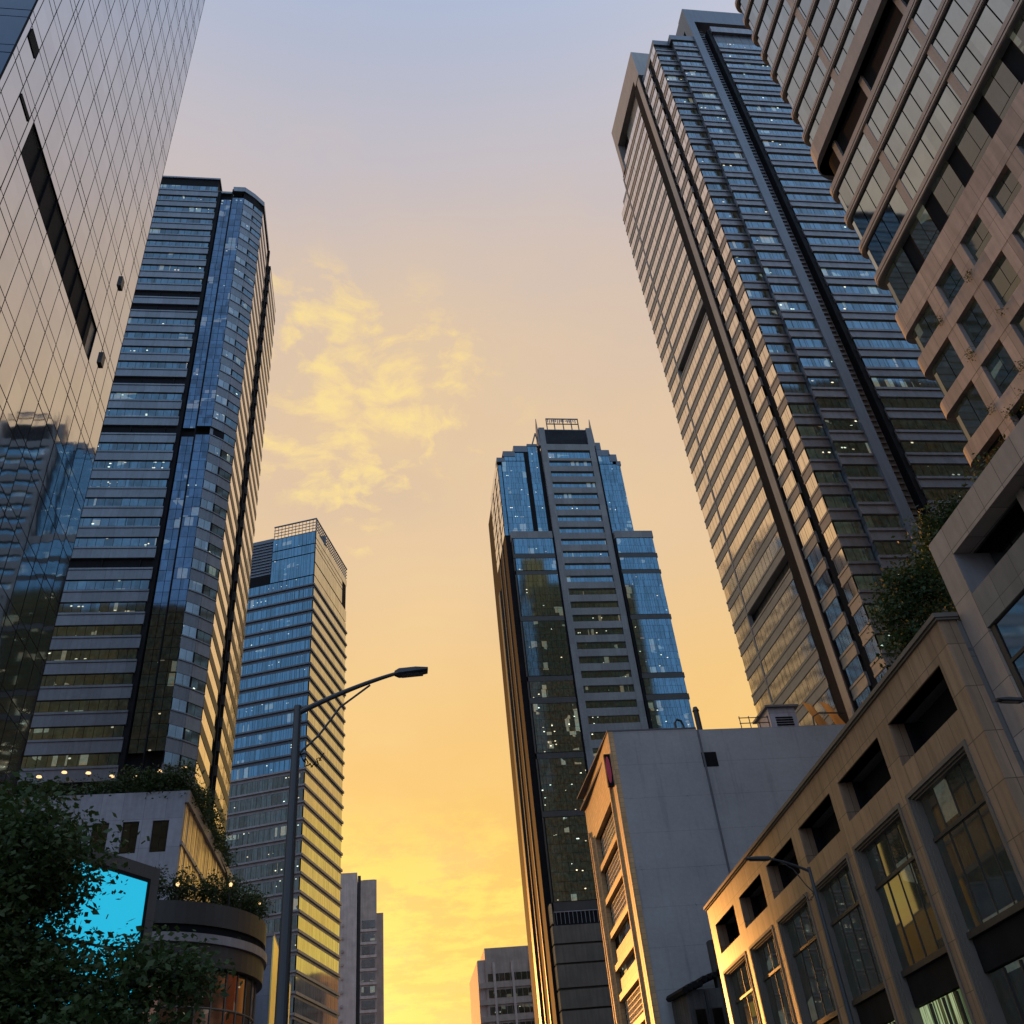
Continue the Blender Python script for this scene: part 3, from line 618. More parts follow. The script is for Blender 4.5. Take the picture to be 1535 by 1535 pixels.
def build_granite_tower():
    t = thing('granite_banded_tower', 'pinkish granite tower with rounded corner and slanting ribbon windows at the top right', 'tower', (36, 20, 0))
    F = Facade((36, -18), (36, 40.4), -1); Lh = 58.4; H = 147
    w = MB(); rounded(F, 0, Lh-.5, 20, H, -.5, -.5, 1.2, w); w.box(42, 140, -18, 39.4, 0, H); w.box(38, 43, -18, 36, 0, 30); w.build('wall', M_black, t)
    bands = [(36.3, 37.5), (40.3, 41.4), (44.2, 45.5), (47.8, 50.0), (53.6, 54.4), (57.2, 58.0), (60.8, 61.6), (64.4, 65.4), (68.3, 70.2)]
    z = 72.6
    while z < H-2: bands.append((z, z+.72)); z += 3.5
    bands.append((H-1.5, H+.6))
    for i, (a, b_) in enumerate(bands):
        grid = i < 4; m = MB()
        rounded(F, 0, Lh, a, b_, 0, 0, .9, m)
        if not grid and i != 8:
            rounded(F, 0, Lh+.05, a+.05, a+.22, .05, .05, .95, m); rounded(F, 0, Lh+.05, a+.34, b_-.1, .05, .05, .95, m)
        if i == 8: rounded(F, 0, Lh+.45, a, b_, .45, .45, 2.2, m)
        m.build('granite_band' if grid else 'ledge_band', M_pink if grid else M_tanband, t)
        if i+1 < len(bands):
            z0, z1 = b_, bands[i+1][0]
            if i == 7:
                MB().fbox(F, 0, Lh-2.5, z0+.02, z1-.02, -2.2, -2.0).build('mechanical_slot', M_dark, t)
                m = MB()
                for u in (8, 17, 26, 35, 44, 50.0, 55.3): MB().fbox(F, u, u+.5, z0, z1, -2.0, -.3).build('slot_column', M_tanband, t)
                continue
            g = MB(); n = -.32 if grid else -.14
            if grid:
                u = Lh-4.9
                g.panes(F, Lh-3.85, Lh-1.3, z0, z1, n, 1.3, .06, .006); round_glass(F, 0, Lh-.3, z0+.05, z1-.05, n, 1.0, g)
                for q in range(15): 
                    uu = Lh-5.0-3.3*q
                    MB().pane(F, uu-2.15, uu-1.2, z0+.9, z1, n, .006).pane(F, uu-1.15, uu-.02, z0+.9, z1, n, .006).pane(F, uu-2.15, uu-.02, z0, z0+.85, n, .006).build('window', G_deep, t)
            else:
                g.panes(F, .2, Lh-1.2, z0, z1, n, 1.25 if i < 8 else 1.45, .09, .007); round_glass(F, 0, Lh-.2, z0+.03, z1-.03, n, 1.0, g)
            g.build('window_band', G_deep if i < 4 else G_green, t)
    for q in range(17):
        uu = Lh-5.0-3.3*q
        if uu < 1: break
        MB().fbox(F, uu, uu+1.15, 30, 47.8, -.9, -.02).build('granite_pier', M_pink, t)
    m = MB()
    for i in range(4, len(bands)-1):
        if i == 7: continue
        for u in np.arange(6, 56, 7.6):
            if u > 20 and i < 18: MB().fbox(F, u, u+.62, bands[i][1], bands[i+1][0], -.3, -.10).build('mullion_cover', M_tanband, t)
            else: m.fbox(F, u, u+.62, bands[i][1], bands[i+1][0], -.3, -.10)
    m.build('outer_mullion_covers', M_tanband, t, kind='stuff')
    m = MB(); rounded(F, 0, Lh-2.5, 24.5, 36.2, -2, -2, 1, m); m.build('dark_undercroft', M_dark, t)
    m = MB()
    for q in range(14): m.tube([F.P(Lh-1.5-q*3.3, 25, -1.2), F.P(Lh-1.5-q*3.3, 36.4, -1.2)], .25, 8)
    m.build('undercroft_post', M_brown, t)
    # its face towards the far tower: plain ribbons, seen mirrored in the ribbed tower
    G = Facade((44, 39.5), (97, 39.5), -1)
    for i in range(3, len(bands)-1):
        MB().panes(G, .5, 52, bands[i][1], bands[i+1][0], .05, 1.6, .08, .004).build('rear_window_band', G_green, t)
        MB().fbox(G, 0, 53, bands[i][0], bands[i][1], 0, .2).build('rear_ledge_band', M_tanband, t)
build_granite_tower()
# ------------------------------------------------------------------ 7 tan arcaded block, lower right
def build_arcade():
    t = thing('stone_podium_block', 'tan stone block with square openings over tall recessed windows, lower right', 'building', (25, 50, 0))
    F = head((23.7, 32), 3.1, 44.2, -1); LN = 44.2
    a = F.P(0, 0, -1.6); b = F.P(LN, 0, -1.6)
    w = MB(); w.prism([a[:2], b[:2], (60, 76.1), (60, 32.2)][::-1], 0, 18.9); w.build('wall', M_black, t)
    m = MB(); m.prism([F.P(0, 0, -.1)[:2], F.P(LN, 0, -.1)[:2], (60, 76.2), (60, 32.0)][::-1], 19.15, 19.3); m.build('roof', M_roofg, t)
    ops = [(1.15, 7.0), (8.4, 14.2), (15.6, 21.25), (22.7, 28.3), (29.8, 35.4), (37.05, 42.7)]
    bays = [(1.6, 7.55), (8.6, 14.65), (15.75, 21.5), (22.7, 28.65), (29.9, 35.5), (36.75, 43.1)]
    m = MB()
    m.fbox(F, 0, LN, 19.15, 20.62, -.8, 0)                      # parapet band
    m.fbox(F, 0, LN, 15.83, 17.06, -.8, 0)                      # band between openings and windows
    e = [0]+[x for o in ops for x in o]+[LN]
    for i in range(0, len(e), 2): m.fbox(F, e[i], e[i+1], 17.06, 19.15, -.8, 0)
    e = [0]+[x for o in bays for x in o]+[LN]
    for i in range(0, len(e), 2): m.fbox(F, e[i], e[i+1], .1, 15.83, -.8, 0)
    m.build('stone_facing', M_pink2, t)
    m = MB(); m.fbox(F, -.12, LN+.15, 20.62, 20.72, -.9, .1); m.fbox(F, -.18, LN+.2, 20.72, 20.92, -.9, .2); m.build('cornice', M_frame, t)
    for (u0, u1) in ops:
        m = MB(); m.fbox(F, u0-.2, u1+.2, 17.0, 19.2, -1.58, -1.4); m.fbox(F, u0, u0+.02, 17.06, 19.15, -1.4, -.8); m.fbox(F, u1-.02, u1, 17.06, 19.15, -1.4, -.8); m.build('opening', M_black, t)
    for i, (u0, u1) in enumerate(bays):
        fr = MB()
        for n1, q in ((.06, 0), (-.05, .1), (-.16, .18)):
            fr.fbox(F, u0-.12+q, u0+.08+q, .12, 15.9-q, -.8, n1); fr.fbox(F, u1-.08-q, u1+.12-q, .12, 15.9-q, -.8, n1); fr.fbox(F, u0+.08+q, u1-.08-q, 15.72-q, 15.9-q, -.8, n1)
        f = fr.build('window_frame', M_frame, t)
        k = 3; bar = MB(); x0, x1 = u0+.28, u1-.28
        for j in range(1, 4):
            uu = x0+(x1-x0)*j/4; bar.fbox(F, uu-.03, uu+.03, 9.8, 15.6, -.6, -.38)
        bar.fbox(F, x0, x1, 13.62, 13.78, -.6, -.32); bar.fbox(F, x0, x1, 9.6, 9.85, -.6, -.28)
        for j in range(1, 4):
            uu = x0+(x1-x0)*j/4; bar.fbox(F, uu-.05, uu+.05, 3.2, 8.2, -.75, -.5)
        bar.build('window_bars', M_brown, t)
        g = MB()
        for j in range(4):
            ua = x0+(x1-x0)*j/4; ub = x0+(x1-x0)*(j+1)/4
            g.pane(F, ua, ub, 9.8, 13.65, -.42, .012); g.pane(F, ua, ub, 13.78, 15.6, -.42, .012)
        g.build('window', G_plain, t)
        MB().fbox(F, x0, x1, 8.3, 9.56, -.8, -.45).build('spandrel', M_dark, t)
        g = MB()
        for j in range(4): g.pane(F, x0+(x1-x0)*j/4, x0+(x1-x0)*(j+1)/4, 3.2, 8.25, -.62, .006)
        g.build('lower_window', M_litwin if i in (1, 2) else G_plain, t)
        MB().fbox(F, x0, x1, .12, 3.2, -1.2, -.8).build('plinth', M_brown, t)
    # near end wall
    E = Facade((23.7, 32), (24.9, 32)); MB().fbox(E, 0.03, 1.1, .1, 20.6, -.5, .0).build('end_wall', M_enddark, t)
    m = MB()
    for k in range(9): 
        p = F.P(26.0-k*.28, 9.9, -.93); m.box(p[0]-.04, p[0]+.04, p[1]-.09, p[1]+.09, p[2]-.06, p[2]+.07)
    m.build('light_string', M_red, t)
def litmat():
    m, nt, b = new_mat('lit_shop_window'); uv = uvn(nt)
    st = ramp(nt, noise(nt, scaled(nt, uv, (1.6, .05, 1)), 1.4, 3, .7), [(.4, (.004, .008, .004)), (.5, (.05, .075, .03)), (.56, (.38, .48, .26)), (.62, (.08, .09, .04)), (.72, (.30, .22, .08))])
    L(nt, st, b.inputs['Emission Color']); b.inputs['Emission Strength'].default_value = 1.0
    b.inputs['Base Color'].default_value = (.02, .02, .02, 1); b.inputs['Roughness'].default_value = .08
    return m
M_litwin = litmat()
M_enddark = panelled('dark_grey_stone_panels', (.16, .145, .13), .55, 2.1, .03, .35, .6)
build_arcade()

# ------------------------------------------------------------------ 8 panelled block at the right edge
def build_panel_block():
    t = thing('panelled_corner_block', 'tan panelled block with a deep slot window and reflecting panes at the right edge', 'building', (26, 22, 0))
    F = head((24.8, 32), 182, 44, 1)      # heading back towards the camera
    w = MB(); w.prism([F.P(0, 0, -1.9)[:2], F.P(44, 0, -1.9)[:2], (60, -12), (60, 32)], 0, 24.0); w.build('wall', M_black, t)
    m = MB(); m.fbox(F, 0, 44, 23.15, 24.55, -.9, 0); m.fbox(F, 0, 1.35, .1, 23.15, -1.9, 0); m.build('stone_facing', M_pink3, t)
    m = MB(); m.fbox(F, 1.35, 44, 19.45, 21.1, -1.9, -.0); 
    m.build('dark_panel_band', M_enddark2, t)
    MB().fbox(F, 1.3, 1.36, 21.1, 23.15, -1.9, -.01).build('slot_jamb', M_ledge, t)
    MB().panes(F, 1.4, 43, 21.1, 23.15, -1.6, 1.5, .12, .004).build('slot_window', G_green, t)
    m = MB()
    for k in range(11): m.fbox(F, 5.4+k*3.6, 5.9+k*3.6, 21.1, 23.15, -1.55, -.7)
    m.build('slot_pier', M_enddark2, t)
    m = MB()
    zz = [.3, 4.5, 8.9, 13.3, 17.72, 19.4]
    for i in range(5): m.panes(F, 1.75, 43, zz[i], zz[i+1], -.12, 2.6, .1, .02)
    m.build('curtain_window', G_silver2, t)
    m = MB(); m.fbox(F, 1.38, 1.7, .1, 19.4, -.5, -.1)
    for z in zz[1:-1]: m.fbox(F, 1.7, 43, z-.07, z+.07, -.3, -.08)
    m.build('window_frame', M_brown, t)
    m = MB(); m.prism([F.P(0, 0, -.2)[:2], F.P(44, 0, -.2)[:2], (60, -12), (60, 32)], 23.9, 24.1); m.build('roof', M_roofg, t)
M_pink3 = panelled('pinkish_tan_panels', (.42, .31, .245), 1.5, 2.02, .035, .25, .5, offv=.9)
M_enddark2 = panelled('brown_grey_panels', (.20, .175, .15), 1.5, 2.0, .03, .35, .6)
G_silver2 = glass('pale_reflecting_glass', (.66, .66, .62), .05, 2.6, 4.4, .2, wob=.003)
build_panel_block()

# ------------------------------------------------------------------ 9 grey rendered wall building
def build_rendered():
    t = thing('rendered_wall_building', 'mid-rise with a big blank grey rendered wall and a narrow orange-lit tiled street front', 'building', (40, 110, 0))
    S = head((26.75, 100), 2.5, 21.6, -1); TZ = 47.0
    w = MB(); b_ = S.P(21.6, 0, -.6); w.prism([(27.4, 100.3), (57.6, 100.3), (57.6, 121.5), b_[:2]], 0, 45.4); w.build('core', M_black, t)
    MB().box(26.78, 37.55, 100, 100.8, 0, TZ).build('rendered_wall', M_render, t); MB().box(37.55, 57.6, 99.9, 100.8, 0, TZ-.2).build('rendered_wall', M_render, t)
    MB().box(37.5, 37.72, 99.78, 99.9, 0, TZ-.25).build('drain_pipe', M_render2, t)
    MB().box(37.45, 39.2, 99.86, 99.96, 42.2, 43.95).build('vent_opening', M_black, t)
    MB().box(27, 57.6, 100.3, 121.4, 45.5, 45.8).build('roof', M_roofg, t)
    m = MB(); ops = [(40.2, 36.7), (36.0, 32.7), (32.2, 28.9), (28.5, 25.3), (25.0, 22.2), (21.8, 18.4), (17.9, 14.4), (14.0, 10.5), (10.1, 6.8)]
    m.fbox(S, 0, 21.6, 40.3, TZ, -.6, 0); m.fbox(S, 0, 4.2, 0, 40.3, -.6, 0); m.fbox(S, 17.0, 21.6, 0, 40.3, -.6, 0); m.fbox(S, 4.2, 17.0, 0, 6.8, -.6, 0)
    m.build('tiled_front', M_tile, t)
    for i, (a, b2) in enumerate(ops):
        MB().fbox(S, 4.2, 17.0, b2-.65, b2, -.6, -.06).build('sill_band', M_tile, t)
        f = MB().fbox(S, 4.2, 17.0, b2, a, -1.3, -1.2).build('window_recess', M_brown, t)
        sub('pane', MB().panes(S, 4.4, 16.4, b2+.05, a-.3, -.6, 2.1, .05, .02), G_plain, f)
        if i not in (3, 4):
            l = MB()
            for q in range(19): l.fbox(S, 4.5+q*.63, 4.58+q*.63, b2+.05, a-.35, -.56, -.5)
            for q in range(6): l.fbox(S, 4.5, 16.2, b2+.05+q*.55, b2+.13+q*.55, -.56, -.5)
            sub('lattice', l, M_cream, f)
        else: sub('balcony_front', MB().fbox(S, 5.0, 15.6, b2+.02, b2+1.4, -.7, -.3), M_tile, f)
    for u, w_, z1, n in ((2.75, .35, 41.4, .25), (18.25, .35, 40.9, .35), (19.8, .25, 42, .3)): MB().fbox(S, u, u+w_, 6, z1, 0, n).build('facade_fin', M_tile, t)
    MB().box(26.7, 37.5, 99.94, 121, TZ, TZ+.15).build('coping', M_render2, t)
    # projecting sign with a red emblem near the corner
    s = MB().fbox(S, .8, 1.3, 40.8, 44.6, .0, .7).build('sign_box', M_dark, t)
    e = MB(); e.quad(*[S.P(.76, 42.7+1.6*sin(2*pi*k/14), .4+.28*cos(2*pi*k/14)) for k in range(14)]); sub('emblem', e, M_redp, s)
    sub('emblem', MB().fbox(S, 1.3, 2.9, 41.2, 44.2, .02, .12), M_redp, s)
    return t
M_render2 = plain('dark_render_edge', (.14, .14, .155), .8)
M_cream = plain('cream_lattice_paint', (.62, .56, .44), .6)
M_redp = plain('red_pink_enamel', (.70, .06, .12), .4)
build_rendered()
# roof clutter: every piece a thing of its own
def roof_pieces():
    z0 = 45.8
    t = thing('vent_pipe', 'upright rusty vent pipe on the edge of the rendered building roof', 'pipe', (38.2, 100.6, z0))
    MB().tube([(38.2, 100.6, z0), (38.2, 100.6, 49.6)], .34, 12).build('pipe', M_brown, t); MB().tube([(38.2, 100.6, 49.5), (38.2, 100.6, 50.0)], [.42, .25], 12).build('cap', M_brown, t)
    t = thing('roof_hook_vent', 'small hooked dark vent at the left end of the grey roof edge', 'pipe', (35.6, 100.6, z0))
    MB().tube([(35.3, 100.6, z0), (35.3, 100.6, 48.1), (35.6, 100.6, 48.5), (36.1, 100.6, 48.3), (36.3, 100.6, 47.4)], .15, 8).build('pipe', M_pole, t)
    MB().box(34.9, 36.5, 100.9, 101.5, z0, 47.6).build('box', M_pole, t)
    t = thing('roof_railing', 'short steel guard rail over the blank grey wall', 'railing', (45.4, 101.2, z0))
    for k in range(4): MB().tube([(43.6+k*1.2, 101, z0), (43.6+k*1.2, 101, 48.8)], .06, 6).build('post', M_pole, t)
    m = MB()
    for z in (47.2, 47.9, 48.6): m.tube([(43.5, 101, z), (47.3, 101, z)], .055, 6)
    m.build('rail', M_pole, t)
    t = thing('rooftop_cabin', 'grey plant cabin with a louvred front on the rendered building roof', 'roof cabin', (49.3, 103.5, z0))
    MB().box(47.9, 51.4, 101.9, 106, z0, 50.2).build('body', M_white, t); MB().box(47.5, 51.9, 101.5, 106.4, 50.2, 50.45).build('lid', M_spand3, t)
    m = MB()
    for k in range(6): m.box(48.6, 50.8, 101.8, 101.9, 47.2+k*.32, 47.36+k*.32)
    m.build('louvres', M_dark, t)
    t = thing('roof_pipe_run', 'low bent pipes and tanks on the roof beside the orange-lit boards', 'pipework', (54.3, 102.5, z0))
    MB().tube([(52.8, 101.2, z0), (53.1, 101.2, 48.5), (54, 101.2, 49.0), (57.3, 101.2, 48.9)], .09, 6).build('pipe', M_pole, t)
    MB().box(52.6, 53.6, 102.5, 103.7, z0, 48.0).build('tank', M_spand3, t); MB().box(56.0, 57.2, 104.5, 105.7, z0, 47.9).build('tank', M_spand3, t)
    for i, (x, lab) in enumerate(((54.6, 'left of the two slanted boards glowing orange on the roof'), (56.9, 'right of the two slanted boards glowing orange on the roof'))):
        t = thing('sunlit_roof_board', lab, 'board', (x, 102.5, z0), 'slanted boards on the roof')
        m = MB(); m.hexa([(x, 102.3, 46.6), (x+.35, 101.0, 46.6), (x+.5, 101.1, 46.6), (x+.15, 102.5, 46.6), (x-1.2, 103.4, 51.6), (x-.8, 102.1, 50.6), (x-.65, 102.2, 50.6), (x-1.05, 103.6, 51.6)]); m.build('panel', M_boardlit, t)
        MB().tube([(x+.2, 102.5, z0), (x-.2, 103.3, 49)], .1, 6).build('strut', M_pole, t)
M_boardlit = plain('sunlight_tinted_board', (.75, .30, .07), .5)  # orange sunlight put into the boards' base colour
roof_pieces()

# ------------------------------------------------------------------ 10 little weathered house between them
def old_house():
    t = thing('weathered_shophouse', 'small old dark shophouse with a ragged tiled roof squeezed beside the tan stone block', 'house', (30, 94.8, 0))
    MB().box(28.6, 33.5, 94, 99.5, 0, 18.2).build('wall', M_olddark, t)
    m = MB(); r = random.Random(5)
    for k in range(10):
        x = 28.4+k*.52; m.tube([(x, 93.5, 18.1+k*.19+r.uniform(-.12, .12)), (x, 99.5, 18.5+k*.19)], .25+r.uniform(0, .08), 6)
    m.build('tiled_roof', M_dark, t)
    for x in (29.0, 30.6):
        f = MB().box(x, x+1.2, 93.9, 94, 12.5, 16.6).build('window', M_brown, t); sub('pane', MB().box(x+.12, x+1.08, 93.85, 93.9, 12.6, 16.5), G_far, f)
    MB().box(30.3, 30.48, 93.8, 94, 2, 18).build('drain_pipe', M_pole, t); MB().box(31.8, 32.6, 94, 95, 18.2, 22.4).build('chimney', M_olddark, t)
M_olddark = plain('sooty_plaster', (.09, .085, .08), .9, 0, .3, .8, .5, bump=.4)
old_house()

# ------------------------------------------------------------------ 11 white podium, screen, drum and slab on the left
def left_podium():
    t = thing('white_podium_block', 'pale grey panelled podium with three upright windows and a glowing slatted street side', 'building', (-40, 127, 0))
    F = Facade((-62, 110), (-22, 110)); S = head((-22, 110), 1.9, 34.5, 1)
    w = MB(); e = S.P(34.2, 0, -.4); w.prism([(-61.9, 110.4), (-22.4, 110.4), e[:2], (-61.9, 144)], 0, 44.6); w.build('core', M_black, t)
    wins = [(32.0+q*3.27-1.8, 32.0+q*3.27) for q in range(-5, 3)]
    m = MB(); m.fbox(F, 0, 40, 42.7, 46.1, -.4, 0); m.fbox(F, 0, 40, 35, 39.1, -.4, 0); m.fbox(F, 0, 40, 1, 34.97, -.4, 0)
    e = [0]+[x for o in wins for x in o]+[40]
    for i in range(0, len(e), 2): m.fbox(F, e[i], e[i+1], 39.1, 42.7, -.4, 0)
    m.build('panel_wall', M_white, t)
    for a, b_ in wins:
        f = MB().fbox(F, a, b_, 39.1, 42.7, -.39, -.3).build('window', M_brown, t); sub('pane', MB().panes(F, a+.1, b_-.1, 39.2, 42.6, -.22, 1, .05, .01), G_green, f)
    r = random.Random(2)
    m = MB(); u = .3
    while u < 33.8: m.fbox(S, u, u+.42, 35.4, 44.6, -.3, .05+r.random()*.12); u += .62
    m.build('slat_wall', M_slat, t)
    m = MB(); m.fbox(S, 0, 34.3, 44.7, 46.1, -.6, .45); m.fbox(S, 0, 34.3, 39.8, 40.2, -.2, .3); m.fbox(S, 0, 34.3, 34.7, 35.4, -.6, .45); m.build('ledge', M_ledge, t)
    MB().fbox(S, .1, 34.3, 1, 34.7, -.4, -.1).build('lower_glazing', G_green, t)
    MB().box(-61.8, -22.3, 110.5, 143, 44.8, 45.0).build('roof', M_roofg, t)
    m = MB()
    for q in range(9):
        x = -60+q*4.1; 
        m.tube([(x, 111.6, 45), (x, 111.6, 48.2)], .06, 6)
    m.build('terrace_post', M_pole, t)
left_podium()
def lamps_terrace():
    r = random.Random(9)
    for q in range(7):
        x = -44.5+q*3.1; p = (x, 126.4, 55.6+.5*sin(q*1.3))
        t = thing('terrace_lamp', ['round warm lamp under the tower soffit, %s from the left' % w for w in ('first', 'second', 'third', 'fourth', 'fifth', 'sixth', 'seventh')][q], 'lamp', p, 'round lamps under the striped tower')
        m = MB(); 
        m.tube([(p[0], p[1], p[2]-.16), (p[0], p[1], p[2])], [.36, .3], 10); m.build('bulb', M_warm, t)
        MB().tube([(p[0], p[1], p[2]), (p[0], p[1], p[2]+.5)], .04, 5).build('stem', M_pole, t)
lamps_terrace()
def screen():
    t = thing('video_screen_box', 'dark box on the building carrying a plain cyan video screen behind the tree', 'screen', (-14, 58, 0))
    F = head((-12.92, 60), 213, 12, 1)
    n = F.n
    if n@np.array((0-F.p0[0], 0-F.p0[1])) < 0: F.n = -F.n
    MB().fbox(F, 0, 12, 4, 21.0, -3, 0).build('housing', M_spandb, t)
    f = MB(); f.fbox(F, .8, 1.0, 12.4, 20.2, 0, .15); f.fbox(F, 1.0, 11.6, 20.0, 20.2, 0, .15); f.fbox(F, 1.0, 11.6, 12.4, 12.55, 0, .15); f.build('bezel', M_dark, t)
    MB().fbox(F, 1.0, 11.5, 12.6, 19.98, .0, .1).build('display', M_led, t)
M_spandb = panelled('charcoal_cladding', (.06, .062, .066), 1.5, 2, .03, .4, .6)
screen()
def drum():
    t = thing('curved_glass_drum', 'round corner building of brown glass under a dark and pale rim, with plants on top', 'building', (-19.8, 93.1, 0))
    cx, cy = -19.8, 93.1
    def ring(z0, z1, r, nm, mat, smooth=False):
        m = MB(); m.tube([(cx, cy, z0), (cx, cy, z1)], r, 72); return m.build(nm, mat, t)
    ring(24.3, 26.1, 9.8, 'fascia_band', M_brown); ring(23.6, 24.3, 9.6, 'recess_band', M_black); ring(22.9, 23.6, 10.0, 'pale_band', M_ledge); ring(21.2, 22.9, 9.75, 'soffit_band', M_brown); ring(0, 21.2, 8.9, 'core', M_black)
    m = MB(); bars = MB(); rr = 9.15; n = 40
    for k in range(n):
        a0 = 2*pi*k/n; a1 = 2*pi*(k+1)/n
        for z0, z1 in ((18.3, 21.1), (15.4, 18.2), (12.5, 15.3), (9.6, 12.5), (6.6, 9.5), (3.4, 6.5), (.3, 3.3)):
            j = random.uniform(-.012, .012)
            m.quad((cx+(rr+j)*cos(a0+.008), cy+(rr+j)*sin(a0+.008), z0), (cx+(rr-j)*cos(a1-.008), cy+(rr-j)*sin(a1-.008), z0), (cx+(rr-j)*cos(a1-.008), cy+(rr-j)*sin(a1-.008), z1), (cx+(rr+j)*cos(a0+.008), cy+(rr+j)*sin(a0+.008), z1))
        bars.tube([(cx+(rr+.05)*cos(a0), cy+(rr+.05)*sin(a0), 0), (cx+(rr+.05)*cos(a0), cy+(rr+.05)*sin(a0), 21.2)], .07, 5)
    m.build('curved_window', G_bronze, t)
    for z in (18.25, 15.35, 12.5, 9.55, 6.55, 3.35): 
        ringm = []
        for k in range(73): ringm.append((cx+(rr+.04)*cos(2*pi*k/72), cy+(rr+.04)*sin(2*pi*k/72), z))
        bars.tube(ringm, .08, 6, cap=False)
    bars.build('mullion_grid', M_frame, t)
    m = MB(); m.box(-33, -19, 88, 109.8, 0, 26.0); m.build('rear_wing', M_spandb, t)
    m = MB()
    for k in range(36):
        a = 2*pi*k/36; m.tube([(cx+9.2*cos(a), cy+9.2*sin(a), 26.1), (cx+9.2*cos(a), cy+9.2*sin(a), 27.3)], .04, 5)
    ringm = [(cx+9.2*cos(2*pi*k/72), cy+9.2*sin(2*pi*k/72), 27.3) for k in range(73)]; m.tube(ringm, .04, 5, cap=False); m.build('railing', M_pole, t)
drum()
for (x, y, z, w_) in ((-16.6, 84.3, 27.4, 'beside the slatted wall'), (-12.6, 86.8, 27.9, 'in the middle of the planting'), (-10.6, 91.6, 27.6, 'at the right end of the rim')):
    t = thing('planter_lamp', 'small warm lamp among the drum roof plants, '+w_, 'lamp', (x, y, 26.1), 'lamps among the roof plants')
    MB().tube([(x, y, 26.1), (x, y, z)], .04, 6).build('stem', M_pole, t); MB().tube([(x, y, z-.05), (x, y, z+.15), (x, y, z+.27)], [.1, .16, .06], 10).build('lamp_head', M_warm, t)
def slab():
    t = thing('slim_grey_slab', 'narrow grey slab beside the lamp post with a bright yellow sunlit side', 'building', (-15, 124, 0))
    MB().box(-21, -11.25, 112, 137, 0, 29.9).build('wall', M_slabg, t)
    S = Facade((-11.2, 112), (-11.2, 137), 1); wins = [(8, 11.5, 23.2, 26.2), (8, 11.5, 17.5, 20.5), (8, 11.5, 11.8, 14.8), (16, 19.5, 20.2, 23.2), (16, 19.5, 14.5, 17.5)]
    MB().fbox(S, 0, 25, 0, 29.9, -.04, .1).build('yellow_side', M_yel, t)
    for a, b_, c, d in wins:
        f = MB().fbox(S, a, b_, c, d, .1, .14).build('window', M_brown, t); sub('pane', MB().fbox(S, a+.2, b_-.2, c+.2, d-.2, .14, .16), G_far, f)
    MB().box(-21.1, -11.1, 111.9, 137.1, 29.9, 30.2).build('roof_edge', M_ledge, t)
M_slabg = panelled('blue_grey_panels', (.24, .25, .30), 2.2, 3, .03, .6, .7)
M_yel = plain('sunset_tinted_cladding', (.98, .72, .22), .3, .9, .1, .3, .15)  # gold tint and metal finish put the sunset light into the colour
slab()

# ------------------------------------------------------------------ 12 far buildings at the end of the street
def far_left():
    t = thing('far_grey_towerblock', 'distant mauve-grey tower block in three slabs behind the cream ledged tower', 'tower', (-4, 335, 0))
    MB().box(-12.0, -6.4, 330, 350, 0, 103.6).build('wall', M_far1, t)
    MB().box(-6.2, -5.2, 331, 350, 0, 102.8).build('pipe_shaft', M_brown, t)
    MB().box(-5.2, .1, 330.3, 350, 0, 101).build('wall', M_far2, t); MB().box(.1, 2.3, 332, 350, 0, 90.6).build('wall', M_far2, t)
    for k in range(21):
        z = 88-k*4.0
        f = MB().box(-4.7, -.5, 330.1, 330.3, z-2.4, z).build('window', M_farw, t)
        MB().box(-5.2, .1, 330.0, 330.3, z-3.5, z-2.7).build('sill_band', M_far1, t)
        MB().box(-11.2, -10.6, 329.5, 330, z-1.6, z-.8).build('condenser_unit', M_far2, t)
    for z, x in ((103.6, -10), (101, -2.5)): MB().box(x-2, x+2, 333, 338, z, z+.9).build('plant_box', M_far2, t)
def far_right():
    t = thing('far_banded_office', 'distant low office block with horizontal window bands below the stepped blue tower', 'building', (40, 310, 0))
    MB().box(31.9, 60, 300, 330, 0, 70.0).build('wall', M_far2, t); MB().box(29.6, 31.9, 301, 330, 0, 66.8).build('wall', M_far2, t); MB().box(29.7, 33, 300.5, 330, 0, 66.9).build('wall', M_far1, t)
    for k in range(13):
        z = 63-k*4.4; g = MB().panes(Facade((0, 300), (100, 300)), 32.4, 59, z-2.2, z, .06, 1.7, .15, .02); g.build('window_band', G_farw2, t)
        MB().box(29.5, 60, 299.7, 300, z-3.9, z-2.5).build('sill_band', M_far2, t)
    for x in (34, 39.5, 45): MB().box(x, x+.7, 299.6, 300, 0, 66).build('pier', M_far1, t)
    MB().tube([(46.5, 302, 70), (46.5, 302, 73.2)], [.5, .3], 8).build('chimney', M_brown, t)
M_far1 = plain('mauve_grey_concrete', (.60, .45, .38), .8); M_far2 = plain('brown_grey_concrete', (.48, .35, .28), .8); M_farw = glass('distant_dim_glass', (.12, .10, .10), .25, 2, 4, .3, lights=1.2, rare=.85)
G_farw2 = glass('distant_office_glass', (.16, .14, .13), .2, 1.7, 4.4, .6, lights=.6, rare=.85)
far_left(); far_right()

